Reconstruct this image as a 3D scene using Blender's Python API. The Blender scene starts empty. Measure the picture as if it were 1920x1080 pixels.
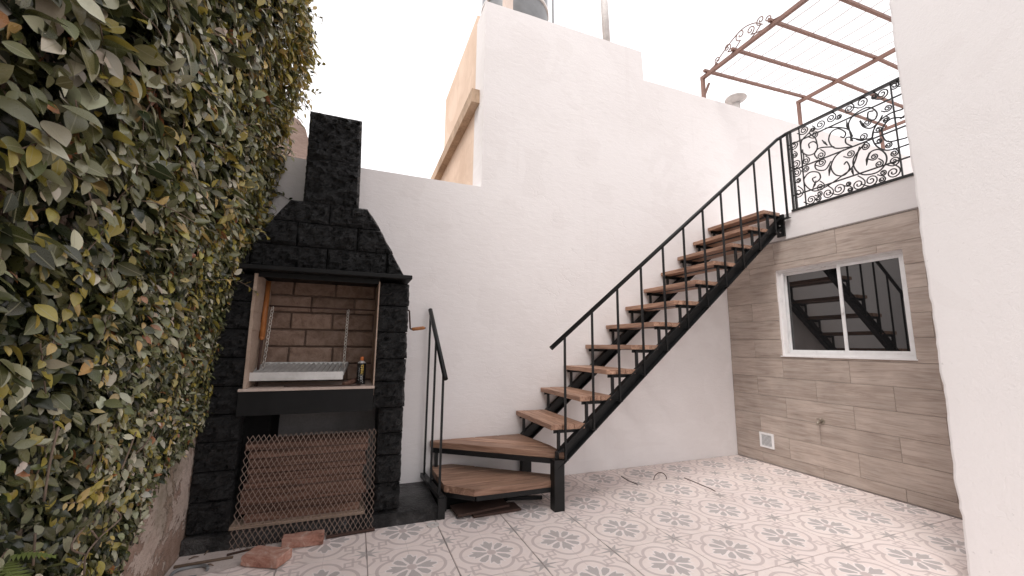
import bpy, bmesh, math, random
import numpy as np
from mathutils import Vector, Matrix, noise
random.seed(7); RNG = np.random.default_rng(11)
S = bpy.context.scene
COL = S.collection
PI = math.pi

# ------------------------------------------------------------------ camera
# orientation solved from the vanishing points and the square 0.5 m floor tiles
CR = np.array([[0.931609, 0.062198, 0.358101], [-0.363295, 0.129521, 0.922627], [0.011004, -0.989624, 0.14326]])
FPX, CH = 748.992, 1.31396
cam = bpy.data.objects.new('camera', bpy.data.cameras.new('camera'))
COL.objects.link(cam)
M = Matrix.Identity(4)
for i in range(3):
    M[i][0] = CR[i][0]; M[i][1] = -CR[i][1]; M[i][2] = -CR[i][2]
M[2][3] = CH
cam.matrix_world = M
cam.data.sensor_fit = 'HORIZONTAL'; cam.data.sensor_width = 36.0
cam.data.lens = FPX / 1920 * 36.0
cam.data.clip_start = 0.05; cam.data.clip_end = 500
S.camera = cam

# ------------------------------------------------------------------ sky, sun, exposure (overcast day)
SUN_EL, SUN_AZ = math.radians(56), math.radians(236)
W = bpy.data.worlds.new('World'); S.world = W; W.use_nodes = True
nt = W.node_tree; nt.nodes.clear()
sky = nt.nodes.new('ShaderNodeTexSky'); sky.sky_type = 'NISHITA'; sky.sun_disc = False
sky.sun_elevation = SUN_EL; sky.sun_rotation = SUN_AZ
sky.air_density = 1.0; sky.dust_density = 4.0
hs = nt.nodes.new('ShaderNodeHueSaturation'); hs.inputs['Saturation'].default_value = 0.25
cl = nt.nodes.new('ShaderNodeTexNoise'); cl.inputs['Scale'].default_value = 1.6; cl.inputs['Detail'].default_value = 4
clr = nt.nodes.new('ShaderNodeMapRange'); clr.inputs['From Min'].default_value = 0.25; clr.inputs['From Max'].default_value = 0.75
clr.inputs['To Min'].default_value = 0.94; clr.inputs['To Max'].default_value = 1.06
cc = nt.nodes.new('ShaderNodeVectorMath'); cc.operation = 'SCALE'; cc.inputs[0].default_value = (9.9, 9.6, 9.75)
mixs = nt.nodes.new('ShaderNodeMix'); mixs.data_type = 'RGBA'; mixs.inputs['Factor'].default_value = 0.86
bg = nt.nodes.new('ShaderNodeBackground'); bg.inputs['Strength'].default_value = 0.12
wo = nt.nodes.new('ShaderNodeOutputWorld')
L = nt.links.new
L(sky.outputs[0], hs.inputs['Color']); L(cl.outputs[0], clr.inputs['Value']); L(clr.outputs[0], cc.inputs['Scale'])
L(hs.outputs[0], mixs.inputs['A']); L(cc.outputs[0], mixs.inputs['B']); L(mixs.outputs['Result'], bg.inputs['Color']); L(bg.outputs[0], wo.inputs[0])
sun = bpy.data.objects.new('sun', bpy.data.lights.new('sun', 'SUN')); COL.objects.link(sun)
sun.data.energy = 1.35; sun.data.angle = math.radians(22); sun.data.color = (1.0, 0.965, 0.93)
# direction the light comes from
sd = Vector((math.sin(SUN_AZ) * math.cos(SUN_EL), math.cos(SUN_AZ) * math.cos(SUN_EL), math.sin(SUN_EL)))
sun.rotation_euler = sd.to_track_quat('Z', 'Y').to_euler(); sun.location = (0, 0, 9)
S.view_settings.view_transform = 'Standard'; S.view_settings.look = 'None'
S.view_settings.gamma = 1.0; S.view_settings.use_curve_mapping = False
S.view_settings.exposure = 0.48

# ------------------------------------------------------------------ pixel -> place helpers
def ray(x, y): return CR @ np.array([x - 960, y - 540, FPX])
def onX(x, y, X): r = ray(x, y); t = X / r[0]; return Vector((X, r[1] * t, CH + r[2] * t))
def onY(x, y, Y): r = ray(x, y); t = Y / r[1]; return Vector((r[0] * t, Y, CH + r[2] * t))
def onZ(x, y, z=0): r = ray(x, y); t = (z - CH) / r[2]; return Vector((r[0] * t, r[1] * t, z))

# ------------------------------------------------------------------ mesh helpers
class MB:
    def __init__(s): s.v = []; s.f = []; s.sm = []
    def add(s, vs, fs, smooth=False):
        o = len(s.v); s.v += [tuple(v) for v in vs]; s.f += [tuple(o + i for i in f) for f in fs]; s.sm += [smooth] * len(fs); return s
    def box(s, x0, x1, y0, y1, z0, z1):
        return s.add([(x0,y0,z0),(x1,y0,z0),(x1,y1,z0),(x0,y1,z0),(x0,y0,z1),(x1,y0,z1),(x1,y1,z1),(x0,y1,z1)],
              [(0,3,2,1),(4,5,6,7),(0,1,5,4),(1,2,6,5),(2,3,7,6),(3,0,4,7)])
    def prism(s, poly, a, b, axis=2):
        # poly of 2-D points (counter clockwise seen from +axis), extruded from a to b along axis
        n = len(poly)
        def p3(p, h): return (p[0], p[1], h) if axis == 2 else ((p[0], h, p[1]) if axis == 1 else (h, p[0], p[1]))
        vs = [p3(p, a) for p in poly] + [p3(p, b) for p in poly]
        fs = [tuple(range(n - 1, -1, -1)), tuple(range(n, 2 * n))] + [(i, (i + 1) % n, n + (i + 1) % n, n + i) for i in range(n)]
        if axis == 1: fs = [f[::-1] for f in fs]
        return s.add(vs, fs)
    def bar(s, p0, p1, w, h, up=(0, 0, 1)):
        p0 = Vector(p0); p1 = Vector(p1); d = (p1 - p0).normalized(); u = Vector(up)
        if abs(d.dot(u)) > .98: u = Vector((0, 1, 0))
        a = d.cross(u).normalized(); b = a.cross(d).normalized()
        vs = [p + a * sx * w / 2 + b * sy * h / 2 for p in (p0, p1) for sx, sy in ((-1,-1),(1,-1),(1,1),(-1,1))]
        return s.add(vs, [(3,2,1,0),(4,5,6,7),(0,1,5,4),(1,2,6,5),(2,3,7,6),(3,0,4,7)])
    def tube(s, pts, r, n=8, closed=False, cap=True):
        pts = [Vector(p) for p in pts]; m = len(pts); rs = r if isinstance(r, (list, tuple)) else [r] * m
        rings = []; a = None
        for i, p in enumerate(pts):
            t = (pts[(i + 1) % m] - pts[i - 1]) if closed else (pts[min(i + 1, m - 1)] - pts[max(i - 1, 0)])
            if t.length < 1e-9: t = Vector((0, 0, 1))
            t.normalize()
            if a is None:
                a = t.orthogonal().normalized()
            else:
                a = (a - t * a.dot(t))
                a = a.normalized() if a.length > 1e-6 else t.orthogonal().normalized()
            b = t.cross(a)
            rings.append([p + (a * math.cos(2 * PI * k / n) + b * math.sin(2 * PI * k / n)) * rs[i] for k in range(n)])
        vs = [v for rg in rings for v in rg]; fs = []
        for i in range(m if closed else m - 1):
            j = (i + 1) % m
            for k in range(n): fs.append((i*n+k, i*n+(k+1)%n, j*n+(k+1)%n, j*n+k))
        s.add(vs, fs, True)
        if cap and not closed:
            o = len(s.v) - len(vs)
            s.f += [tuple(o + k for k in range(n - 1, -1, -1)), tuple(o + (m-1)*n + k for k in range(n))]; s.sm += [False, False]
        return s
    def lathe(s, prof, c, n=20):
        # prof: list of (r, z); revolve about the vertical through c
        m = len(prof); vs = []; fs = []
        for r, z in prof: vs += [(c[0] + r*math.cos(2*PI*k/n), c[1] + r*math.sin(2*PI*k/n), c[2] + z) for k in range(n)]
        for i in range(m - 1):
            for k in range(n): fs.append((i*n+k, i*n+(k+1)%n, (i+1)*n+(k+1)%n, (i+1)*n+k))
        fs += [tuple(range(n-1,-1,-1)), tuple((m-1)*n+k for k in range(n))]
        return s.add(vs, fs, True)
    def mesh(s, name):
        me = bpy.data.meshes.new(name); me.from_pydata(s.v, [], s.f); me.polygons.foreach_set('use_smooth', s.sm); me.update(); return me
    def build(s, name, mat, parent=None, origin=None, bevel=0, seg=1):
        me = s.mesh(name)
        if bevel:
            bm = bmesh.new(); bm.from_mesh(me)
            bmesh.ops.bevel(bm, geom=bm.edges[:], offset=bevel, segments=seg, affect='EDGES', profile=0.6)
            bm.to_mesh(me); bm.free()
        if origin is not None: me.transform(Matrix.Translation(-Vector(origin)))
        o = bpy.data.objects.new(name, me); COL.objects.link(o); me.materials.append(mat)
        if origin is not None: o.location = origin
        if parent: setp(o, parent)
        return o
def setp(o, parent):
    o.parent = parent
    o.matrix_parent_inverse = Matrix.Translation(-Vector(parent.location))   # parents are never rotated; their location is a world position
def empty(name, loc):
    o = bpy.data.objects.new(name, None); COL.objects.link(o); o.location = loc; o.empty_display_size = .1; return o
def tag(o, label, cat, group=None, kind=None):
    o['label'] = label
    if cat: o['category'] = cat
    if group: o['group'] = group
    if kind: o['kind'] = kind
    return o
def struct(o, label=None):
    o['kind'] = 'structure'
    if label: o['label'] = label
    return o
def fbm(x, y, z, oct=3): return noise.fractal(Vector((x, y, z)), 1.0, 2.0, oct)
def clip(poly, n, d):
    # keep the part of the 2-D polygon where p.n <= d
    out = []
    for i, p in enumerate(poly):
        q = poly[(i + 1) % len(poly)]
        a = p[0]*n[0] + p[1]*n[1] - d; b = q[0]*n[0] + q[1]*n[1] - d
        if a <= 0: out.append(p)
        if a * b < 0:
            t = a / (a - b); out.append((p[0] + (q[0]-p[0])*t, p[1] + (q[1]-p[1])*t))
    return out
def catmull(pts, k=6):
    P = [np.array(p, float) for p in pts]; P = [2*P[0]-P[1]] + P + [2*P[-1]-P[-2]]; out = []
    for i in range(1, len(P) - 2):
        for j in range(k):
            t = j / k
            out.append(.5*((2*P[i]) + (-P[i-1]+P[i+1])*t + (2*P[i-1]-5*P[i]+4*P[i+1]-P[i+2])*t*t + (-P[i-1]+3*P[i]-3*P[i+1]+P[i+2])*t**3))
    out.append(P[-2]); return out

# ------------------------------------------------------------------ materials
class G:
    """small helper to write node maths"""
    def __init__(s, name):
        s.m = bpy.data.materials.new(name); s.m.use_nodes = True; s.t = s.m.node_tree
        s.b = s.t.nodes['Principled BSDF']; s.out = s.t.nodes['Material Output']
    def n(s, typ, **kw):
        nd = s.t.nodes.new(typ)
        for k, v in kw.items(): setattr(nd, k, v)
        return nd
    def link(s, a, b): s.t.links.new(a, b)
    def sock(s, i, v):
        if isinstance(v, (int, float)): i.default_value = v
        elif isinstance(v, (tuple, list)): i.default_value = tuple(v) if len(v) == len(i.default_value) else (*v, 1)
        else: s.link(v, i)
    def math(s, op, a, b=None, c=None):
        nd = s.n('ShaderNodeMath', operation=op); s.sock(nd.inputs[0], a)
        if b is not None: s.sock(nd.inputs[1], b)
        if c is not None: s.sock(nd.inputs[2], c)
        return nd.outputs[0]
    def coord(s, kind='Object'): return s.n('ShaderNodeTexCoord').outputs[kind]
    def mapping(s, vec, scale=(1,1,1), loc=None, rot=(0,0,0)):
        nd = s.n('ShaderNodeMapping'); s.link(vec, nd.inputs[0]); nd.inputs['Scale'].default_value = scale; nd.inputs['Rotation'].default_value = rot
        if loc is not None: s.sock(nd.inputs['Location'], loc)
        return nd.outputs[0]
    def noise(s, vec, scale, detail=4, rough=.55, dist=0):
        nd = s.n('ShaderNodeTexNoise'); s.link(vec, nd.inputs['Vector']); nd.inputs['Scale'].default_value = scale
        nd.inputs['Detail'].default_value = detail; nd.inputs['Roughness'].default_value = rough; nd.inputs['Distortion'].default_value = dist
        return nd.outputs[0]
    def ramp(s, fac, stops):
        nd = s.n('ShaderNodeValToRGB'); e = nd.color_ramp.elements
        while len(e) < len(stops): e.new(.5)
        for el, (p, c) in zip(e, stops): el.position = p; el.color = (*c, 1) if len(c) == 3 else c
        s.link(fac, nd.inputs[0]); return nd.outputs[0]
    def range(s, v, a, b, c, d):
        nd = s.n('ShaderNodeMapRange'); s.link(v, nd.inputs[0])
        for i, x in enumerate((a, b, c, d)): nd.inputs[i + 1].default_value = x
        return nd.outputs[0]
    def mix(s, f, a, b, mode='MIX'):
        nd = s.n('ShaderNodeMix', data_type='RGBA', blend_type=mode); s.sock(nd.inputs['Factor'], f); s.sock(nd.inputs['A'], a); s.sock(nd.inputs['B'], b)
        return nd.outputs['Result']
    def bump(s, h, strength=.3, dist=.01, prev=None):
        nd = s.n('ShaderNodeBump'); s.link(h, nd.inputs['Height']); nd.inputs['Strength'].default_value = strength; nd.inputs['Distance'].default_value = dist
        if prev is not None: s.link(prev, nd.inputs['Normal'])
        return nd.outputs[0]
    def fin(s, col=None, rough=.6, normal=None, metal=0, spec=.5, ior=None):
        if col is not None: s.sock(s.b.inputs['Base Color'], col)
        s.sock(s.b.inputs['Roughness'], rough); s.sock(s.b.inputs['Metallic'], metal); s.b.inputs['Specular IOR Level'].default_value = spec
        if ior: s.b.inputs['IOR'].default_value = ior
        if normal is not None: s.link(normal, s.b.inputs['Normal'])
        return s.m
    def rnd(s): return s.n('ShaderNodeObjectInfo').outputs['Random']

def plaster(name, base, dirt, strokes=(3, 3, 9), bump=.5, coarse=1.0, stain=.5):
    g = G(name); c = g.coord()
    big = g.noise(c, .9, 5, .6); mid = g.noise(g.mapping(c, strokes), 6, 5, .65, .6); fine = g.noise(c, 130, 3, .6)
    crk = g.n('ShaderNodeTexVoronoi', feature='DISTANCE_TO_EDGE'); crk.inputs['Scale'].default_value = 1.1
    wv = g.n('ShaderNodeVectorMath', operation='ADD'); g.link(c, wv.inputs[0])
    nz = g.n('ShaderNodeTexNoise'); nz.inputs['Scale'].default_value = 3.0; nz.inputs['Detail'].default_value = 5; g.link(c, nz.inputs['Vector']); g.link(nz.outputs['Color'], wv.inputs[1])
    g.link(wv.outputs[0], crk.inputs['Vector'])
    line = g.range(crk.outputs['Distance'], 0, .012, 1, 0)
    patch = g.range(g.noise(c, 1.7, 2), .52, .66, 0, 1)
    crack = g.math('MULTIPLY', line, patch)
    f = g.range(g.math('ADD', g.math('MULTIPLY', big, .75), g.math('MULTIPLY', mid, .35)), .48, .8, 0, stain)
    col = g.mix(f, base, dirt)
    pt = g.range(g.noise(g.mapping(c, (1, 1, 1.6)), .8, 3, .5, 1.5), .56, .58, 0, .38)
    col = g.mix(pt, col, tuple(.5*a + .5*b for a, b in zip(base, dirt)))
    sk = g.range(g.noise(g.mapping(c, (11, 11, .35)), 1.0, 4, .6), .58, .78, 0, .42)
    sk = g.math('MULTIPLY', sk, g.range(g.noise(c, .7, 3), .45, .65, 0, 1))
    col = g.mix(sk, col, dirt)
    sp = g.range(g.noise(c, 28, 3, .6), .70, .76, 0, .45)
    col = g.mix(g.math('MULTIPLY', sp, patch), col, tuple(.55*b for b in dirt))
    col = g.mix(g.math('MULTIPLY', crack, .22), col, dirt)
    h = g.math('ADD', g.math('MULTIPLY', mid, coarse), g.math('MULTIPLY', fine, .25))
    h = g.math('SUBTRACT', h, g.math('MULTIPLY', crack, .35))
    return g.fin(col, .88, g.bump(h, bump, .012), spec=.2)
MT = {}
MT['white'] = plaster('white_plaster', (.83, .795, .785), (.71, .665, .65), strokes=(1.6, 1.6, 4), bump=.28)
MT['white2'] = plaster('white_sand_plaster', (.82, .79, .785), (.74, .70, .69), strokes=(9, 9, 7), bump=.32, coarse=.6, stain=.3)
MT['peach'] = plaster('peach_plaster', (.80, .62, .49), (.50, .33, .22), strokes=(7, 7, .7), stain=.75, bump=.3)
MT['ledge'] = plaster('stained_ledge', (.58, .42, .30), (.14, .085, .05), strokes=(6, 6, 2), stain=1.0)
MT['ruin'] = plaster('weathered_render', (.60, .46, .40), (.30, .20, .16), stain=1.0, bump=.9)
MT['cream'] = plaster('cream_render', (.74, .62, .55), (.55, .42, .35), strokes=(6, 6, 1), stain=.8)

def mk_oldwall():
    g = G('peeling_plaster'); c = g.coord()
    a = g.noise(c, 3.4, 7, .68, .35); b = g.noise(c, 22, 6, .7); d = g.noise(c, 7, 5, .6, .5)
    flake = g.range(a, .50, .515, 0, 1)
    col = g.mix(g.range(d, .35, .65, 0, 1), (.30, .205, .16), (.46, .35, .29))
    col = g.mix(flake, col, g.mix(g.range(d, .3, .7, 0, 1), (.60, .50, .44), (.50, .40, .34)))
    col = g.mix(g.range(b, .52, .75, 0, .6), col, (.20, .14, .105))
    col = g.mix(g.range(g.noise(c, 1.9, 4, .6), .58, .72, 0, .5), col, (.12, .13, .07))
    h = g.math('ADD', g.math('MULTIPLY', flake, .8), g.math('ADD', b, g.math('MULTIPLY', d, .6)))
    return g.fin(col, .92, g.bump(h, .9, .02), spec=.15)
MT['oldwall'] = mk_oldwall()

def mk_concrete(name, c0, c1, bump=.5, rough=.9):
    g = G(name); c = g.coord(); a = g.noise(c, 5, 6, .65); b = g.noise(c, 60, 4, .6)
    col = g.mix(g.range(a, .3, .7, 0, 1), c0, c1); col = g.mix(g.range(b, .45, .8, 0, .35), col, tuple(x * .5 for x in c0))
    return g.fin(col, rough, g.bump(g.math('ADD', a, g.math('MULTIPLY', b, .5)), bump, .01), spec=.2)
MT['ground'] = mk_concrete('bare_ground', (.20, .17, .14), (.28, .24, .20))
MT['screed'] = mk_concrete('grey_screed', (.27, .235, .22), (.38, .34, .32))
MT['grout'] = mk_concrete('grey_grout', (.30, .255, .24), (.40, .35, .33))
MT['dust'] = mk_concrete('dusty_cement', (.46, .39, .36), (.62, .55, .52))
MT['ledge_c'] = mk_concrete('pale_mortar', (.46, .36, .31), (.60, .50, .44))
MT['liner'] = mk_concrete('heat_stained_render', (.36, .26, .20), (.48, .375, .305))
MT['grey_panel'] = mk_concrete('grey_render', (.20, .19, .185), (.27, .255, .25), .2)
MT['plinth'] = None

def mk_blackstone(name, dusty=0.0):
    g = G(name); c = g.coord(); r = g.rnd()
    v = g.n('ShaderNodeVectorMath', operation='ADD'); g.link(c, v.inputs[0]); cx = g.n('ShaderNodeCombineXYZ'); g.link(g.math('MULTIPLY', r, 37), cx.inputs[0]); g.link(cx.outputs[0], v.inputs[1])
    c = v.outputs[0]
    a = g.noise(g.mapping(c, (1, 1, 1.7), rot=(0, .35, 0)), 16, 7, .66, .9); b = g.noise(c, 70, 4, .6)
    col = g.ramp(a, [(.35, (.005, .005, .0055)), (.6, (.010, .010, .0105)), (.8, (.022, .022, .023))])
    if dusty: col = g.mix(g.range(g.noise(c, 3.5, 5, .7), .42, .68, 0, dusty), col, (.22, .21, .205))
    h = g.math('ADD', a, g.math('MULTIPLY', b, .18))
    return g.fin(col, g.range(b, .3, .7, .32, .48), g.bump(h, 1.0, .05), spec=.55)
MT['stone'] = mk_blackstone('black_split_stone')
MT['plinth'] = mk_blackstone('dusty_black_plinth', .42)

def mk_paint(name, col, rough=.4, wear=.0, wearcol=(.2, .19, .18), spec=.5, metal=0):
    g = G(name); c = g.coord(); a = g.noise(c, 9, 5, .6); b = g.noise(c, 60, 4, .7)
    k = g.mix(g.range(a, .35, .75, 0, .5), col, tuple(min(1, x * 1.7 + .004) for x in col))
    if wear: k = g.mix(g.range(b, .62, .74, 0, wear), k, wearcol)
    return g.fin(k, g.range(a, .3, .7, rough - .06, rough + .12), g.bump(b, .12, .004), metal=metal, spec=spec)
MT['black'] = mk_paint('black_enamel', (.008, .0083, .0087), .36, .35, (.07, .066, .062), spec=.3)
MT['blackflat'] = mk_paint('black_sheet_steel', (.009, .009, .0092), .5, .15, (.04, .04, .04), spec=.18)
MT['dull_black'] = mk_paint('dull_black', (.006, .006, .006), .9, spec=.1)
MT['iron'] = mk_paint('wrought_iron', (.013, .0125, .0125), .42)
MT['rust'] = mk_paint('rust_red_steel', (.205, .115, .09), .6, .6, (.12, .065, .048))
MT['rusty'] = mk_paint('rusty_expanded_metal', (.215, .155, .125), .6, .5, (.12, .07, .048))
MT['rustplate'] = mk_paint('flaking_rust', (.045, .022, .016), .8, .8, (.16, .075, .035))
MT['wire'] = mk_paint('pale_wire', (.62, .57, .56), .5)
MT['galv'] = mk_paint('galvanised_steel', (.56, .55, .535), .42, .45, (.25, .20, .165), metal=.35)
MT['chain'] = mk_paint('zinc_chain', (.55, .52, .48), .35, .4, (.2, .14, .1), metal=.7)
MT['whitepvc'] = mk_paint('white_window_frame', (.80, .79, .79), .3)
MT['tank'] = mk_paint('grey_tank', (.16, .165, .17), .35)
MT['pipe'] = mk_paint('weathered_pipe', (.52, .49, .47), .6, .7, (.25, .21, .19))
MT['canblack'] = mk_paint('can_black', (.012, .012, .013), .25)
MT['orange'] = mk_paint('orange_cap', (.60, .17, .05), .4)
MT['yellowprint'] = mk_paint('yellow_print', (.80, .50, .05), .4)
MT['whiteprint'] = mk_paint('white_print', (.75, .76, .76), .4)
MT['brass'] = mk_paint('old_tap_metal', (.33, .29, .24), .4, metal=.6)

def mk_glass():
    g = G('dark_window_glass'); c = g.coord(); a = g.noise(c, 2.2, 2)
    return g.fin((.012, .012, .0125), .015, g.bump(a, .02, .004), spec=.5, ior=2.05)
MT['glass'] = mk_glass()

def mk_wood(name, stops, axis=0, rough=.5, scale=1.0, bump=.25, spec=.35, var=(.78, 1.14)):
    g = G(name); c = g.coord(); r = g.rnd()
    cx = g.n('ShaderNodeCombineXYZ'); g.link(g.math('MULTIPLY', r, 53), cx.inputs[0]); g.link(g.math('MULTIPLY', r, 17), cx.inputs[1]); g.link(g.math('MULTIPLY', r, 29), cx.inputs[2])
    v = g.n('ShaderNodeVectorMath', operation='ADD'); g.link(c, v.inputs[0]); g.link(cx.outputs[0], v.inputs[1])
    st = [14 * scale] * 3; st[axis] = 1.3 * scale
    a = g.noise(g.mapping(v.outputs[0], st), 2.2, 6, .62, 1.1)
    st2 = [90 * scale] * 3; st2[axis] = 4 * scale
    b = g.noise(g.mapping(v.outputs[0], st2), 1.5, 4, .6)
    bl = g.noise(v.outputs[0], 3.5, 3)
    col = g.ramp(a, stops)
    tint = g.math('ADD', g.math('MULTIPLY', g.range(r, 0, 1, *var), g.range(bl, .3, .7, .86, 1.1)), 0)
    sc = g.n('ShaderNodeVectorMath', operation='SCALE'); g.link(col, sc.inputs[0]); g.link(tint, sc.inputs['Scale'])
    col = g.mix(g.range(b, .55, .8, 0, .5), sc.outputs[0], tuple(x * .35 for x in stops[0][1]))
    return g.fin(col, rough, g.bump(g.math('ADD', a, b), bump, .004), spec=spec)
MT['tread'] = mk_wood('hardwood_tread', [(.3, (.18, .095, .060)), (.5, (.35, .205, .14)), (.68, (.47, .295, .21)), (.85, (.28, .155, .10))], 0, .5, bump=.4)
MT['plank'] = mk_wood('old_plank', [(.3, (.055, .028, .019)), (.5, (.125, .064, .045)), (.7, (.215, .125, .09)), (.85, (.11, .07, .05))], 0, .8)
MT['pale_board'] = mk_wood('pale_board', [(.3, (.34, .24, .17)), (.6, (.50, .37, .28)), (.85, (.42, .30, .22))], 0, .7)
MT['clad'] = mk_wood('wood_look_tile', [(.25, (.32, .255, .215)), (.45, (.44, .36, .31)), (.62, (.52, .44, .385)), (.85, (.41, .33, .285))], 1, .48, .8, .3, var=(.93, 1.06))
MT['handle'] = mk_wood('orange_wood_handle', [(.3, (.28, .10, .03)), (.6, (.42, .17, .055)), (.85, (.33, .12, .04))], 2, .4)
MT['stick'] = mk_wood('dry_stick', [(.3, (.12, .08, .055)), (.6, (.22, .16, .12)), (.85, (.16, .11, .08))], 0, .8)

def mk_brick(name, stops, bump=.8):
    g = G(name); c = g.coord(); r = g.rnd()
    cx = g.n('ShaderNodeCombineXYZ'); g.link(g.math('MULTIPLY', r, 41), cx.inputs[0]); v = g.n('ShaderNodeVectorMath', operation='ADD'); g.link(c, v.inputs[0]); g.link(cx.outputs[0], v.inputs[1])
    a = g.noise(v.outputs[0], 14, 6, .65, .5); b = g.noise(v.outputs[0], 90, 4, .6)
    col = g.ramp(a, stops); hs = g.n('ShaderNodeHueSaturation'); g.link(col, hs.inputs['Color']); g.link(g.range(r, 0, 1, .8, 1.15), hs.inputs['Value'])
    return g.fin(hs.outputs[0], .92, g.bump(g.math('ADD', a, g.math('MULTIPLY', b, .4)), bump, .015), spec=.15)
MT['firebrick'] = mk_brick('smoked_brick', [(.3, (.20, .132, .10)), (.5, (.31, .215, .165)), (.7, (.40, .29, .235))])
MT['mortar'] = mk_concrete('smoked_mortar', (.20, .135, .105), (.26, .185, .145))
MT['redbrick'] = mk_brick('red_brick', [(.28, (.20, .10, .075)), (.42, (.40, .20, .15)), (.56, (.48, .28, .22)), (.68, (.58, .45, .39))])

# ---- patterned cement-look floor tile: flower, quatrefoil, key frame and corner star
def mk_tile():
    g = G('patterned_floor_tile'); sep = g.n('ShaderNodeSeparateXYZ'); g.link(g.coord(), sep.inputs[0])
    m = g.math
    ax = m('ABSOLUTE', sep.outputs[0]); ay = m('ABSOLUTE', sep.outputs[1])
    x = m('MAXIMUM', ax, ay); y = m('MINIMUM', ax, ay)
    AA = .0028
    def mask(d): return g.range(d, -AA / 2, AA / 2, 1, 0)          # d<0 inside
    def lin(a, b, c): return m('MULTIPLY_ADD', x, a, m('MULTIPLY_ADD', y, b, c))
    def conv(pts):                                                 # signed distance-like of a convex polygon, CCW
        d = None
        for i, p in enumerate(pts):
            q = pts[(i + 1) % len(pts)]; ex, ey = q[0]-p[0], q[1]-p[1]; l = math.hypot(ex, ey); nx, ny = ey / l, -ex / l
            k = lin(nx, ny, -(nx*p[0] + ny*p[1])); d = k if d is None else m('MAXIMUM', d, k)
        return d
    def circ(cx, cy, r):
        dx = m('SUBTRACT', x, cx); dy = m('SUBTRACT', y, cy)
        return m('SUBTRACT', m('SQRT', m('ADD', m('MULTIPLY', dx, dx), m('MULTIPLY', dy, dy))), r)
    def seg(p, q, w):
        ex, ey = q[0]-p[0], q[1]-p[1]; l2 = ex*ex + ey*ey
        t = g.n('ShaderNodeClamp'); g.link(lin(ex / l2, ey / l2, -(p[0]*ex + p[1]*ey) / l2), t.inputs[0]); t = t.outputs[0]
        dx = m('SUBTRACT', x, m('MULTIPLY_ADD', t, ex, p[0])); dy = m('SUBTRACT', y, m('MULTIPLY_ADD', t, ey, p[1]))
        return m('SUBTRACT', m('SQRT', m('ADD', m('MULTIPLY', dx, dx), m('MULTIPLY', dy, dy))), w)
    def union(*a):
        d = a[0]
        for k in a[1:]: d = m('MINIMUM', d, k)
        return d
    r = m('SQRT', m('ADD', m('MULTIPLY', x, x), m('MULTIPLY', y, y)))
    tri = union(conv([(.031, -.02), (.09, -.02), (.147, -.02), (.147, .008), (.110, .021), (.06, .0165), (.031, .008)]),
                conv([(.044, .006), (.104, .006), (.122, .041), (.092, .035), (.062, .021)]))
    leaf = conv([(.033, .025), (.080, .047), (.102, .074), (.093, .093), (.074, .102), (.047, .080), (.025, .033)])
    petals = union(tri, leaf)
    halo = m('SUBTRACT', petals, .008)
    disc = m('SUBTRACT', r, .030)
    lobe = circ(.092, 0, .108)
    quat = m('SUBTRACT', m('ABSOLUTE', lobe), .0100)
    # open square on the diagonal
    mxx = m('MAXIMUM', m('ABSOLUTE', m('SUBTRACT', x, .147)), m('ABSOLUTE', m('SUBTRACT', y, .147)))
    sq = m('SUBTRACT', m('ABSOLUTE', m('SUBTRACT', mxx, .022)), .0068)
    key = union(seg((.172, .172), (.212, .170), .0084), seg((.212, .170), (.207, .141), .0084), seg((.207, .141), (.252, .083), .0084), seg((.11, .11), (.125, .125), .008))
    star = union(conv([(.19, .19), (.262, .235), (.262, .262), (.235, .262)]), conv([(.165, .249), (.165, .247), (.25, .236), (.27, .26), (.25, .252)]), conv([(.249, .165), (.27, .25), (.238, .25), (.247, .165)]))
    thin = m('MINIMUM', m('SUBTRACT', y, .0017), m('SUBTRACT', .2452, x))
    c = g.coord(); rr = g.rnd()
    n1 = g.noise(c, 9, 4, .6); n2 = g.noise(c, 120, 3, .6)
    base = g.mix(g.range(rr, 0, 1, 0, 1), (.82, .715, .685), (.83, .735, .695))
    base = g.mix(g.range(n1, .35, .7, 0, .35), base, (.80, .665, .60))
    lite = (.86, .78, .76); mauve = (.54, .455, .44); grey = (.42, .38, .37)
    col = g.mix(m('MULTIPLY', mask(thin), .6), base, mauve)
    inner = mask(lobe)
    col = g.mix(m('MULTIPLY', mask(halo), .8), col, lite)
    for d, k, a in ((quat, mauve, .85), (sq, mauve, .8), (key, mauve, .8), (petals, grey, .92), (disc, mauve, .95), (star, grey, .95)):
        col = g.mix(m('MULTIPLY', mask(d), m('MULTIPLY', g.range(n2, .3, .75, 1.0, .78), a)), col, k)
    # scuffs and dirt
    wp = g.n('ShaderNodeNewGeometry').outputs['Position']
    dirt = g.range(g.noise(wp, 2.3, 6, .7), .5, .78, 0, .30)
    col = g.mix(dirt, col, (.40, .33, .30))
    spk = g.range(g.noise(wp, 75, 2, .5), .74, .80, 0, .5)
    col = g.mix(spk, col, (.20, .15, .12))
    return g.fin(col, g.range(n1, .3, .7, .42, .6), g.bump(n2, .05, .003), spec=.4)
MT['tile'] = mk_tile()

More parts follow.
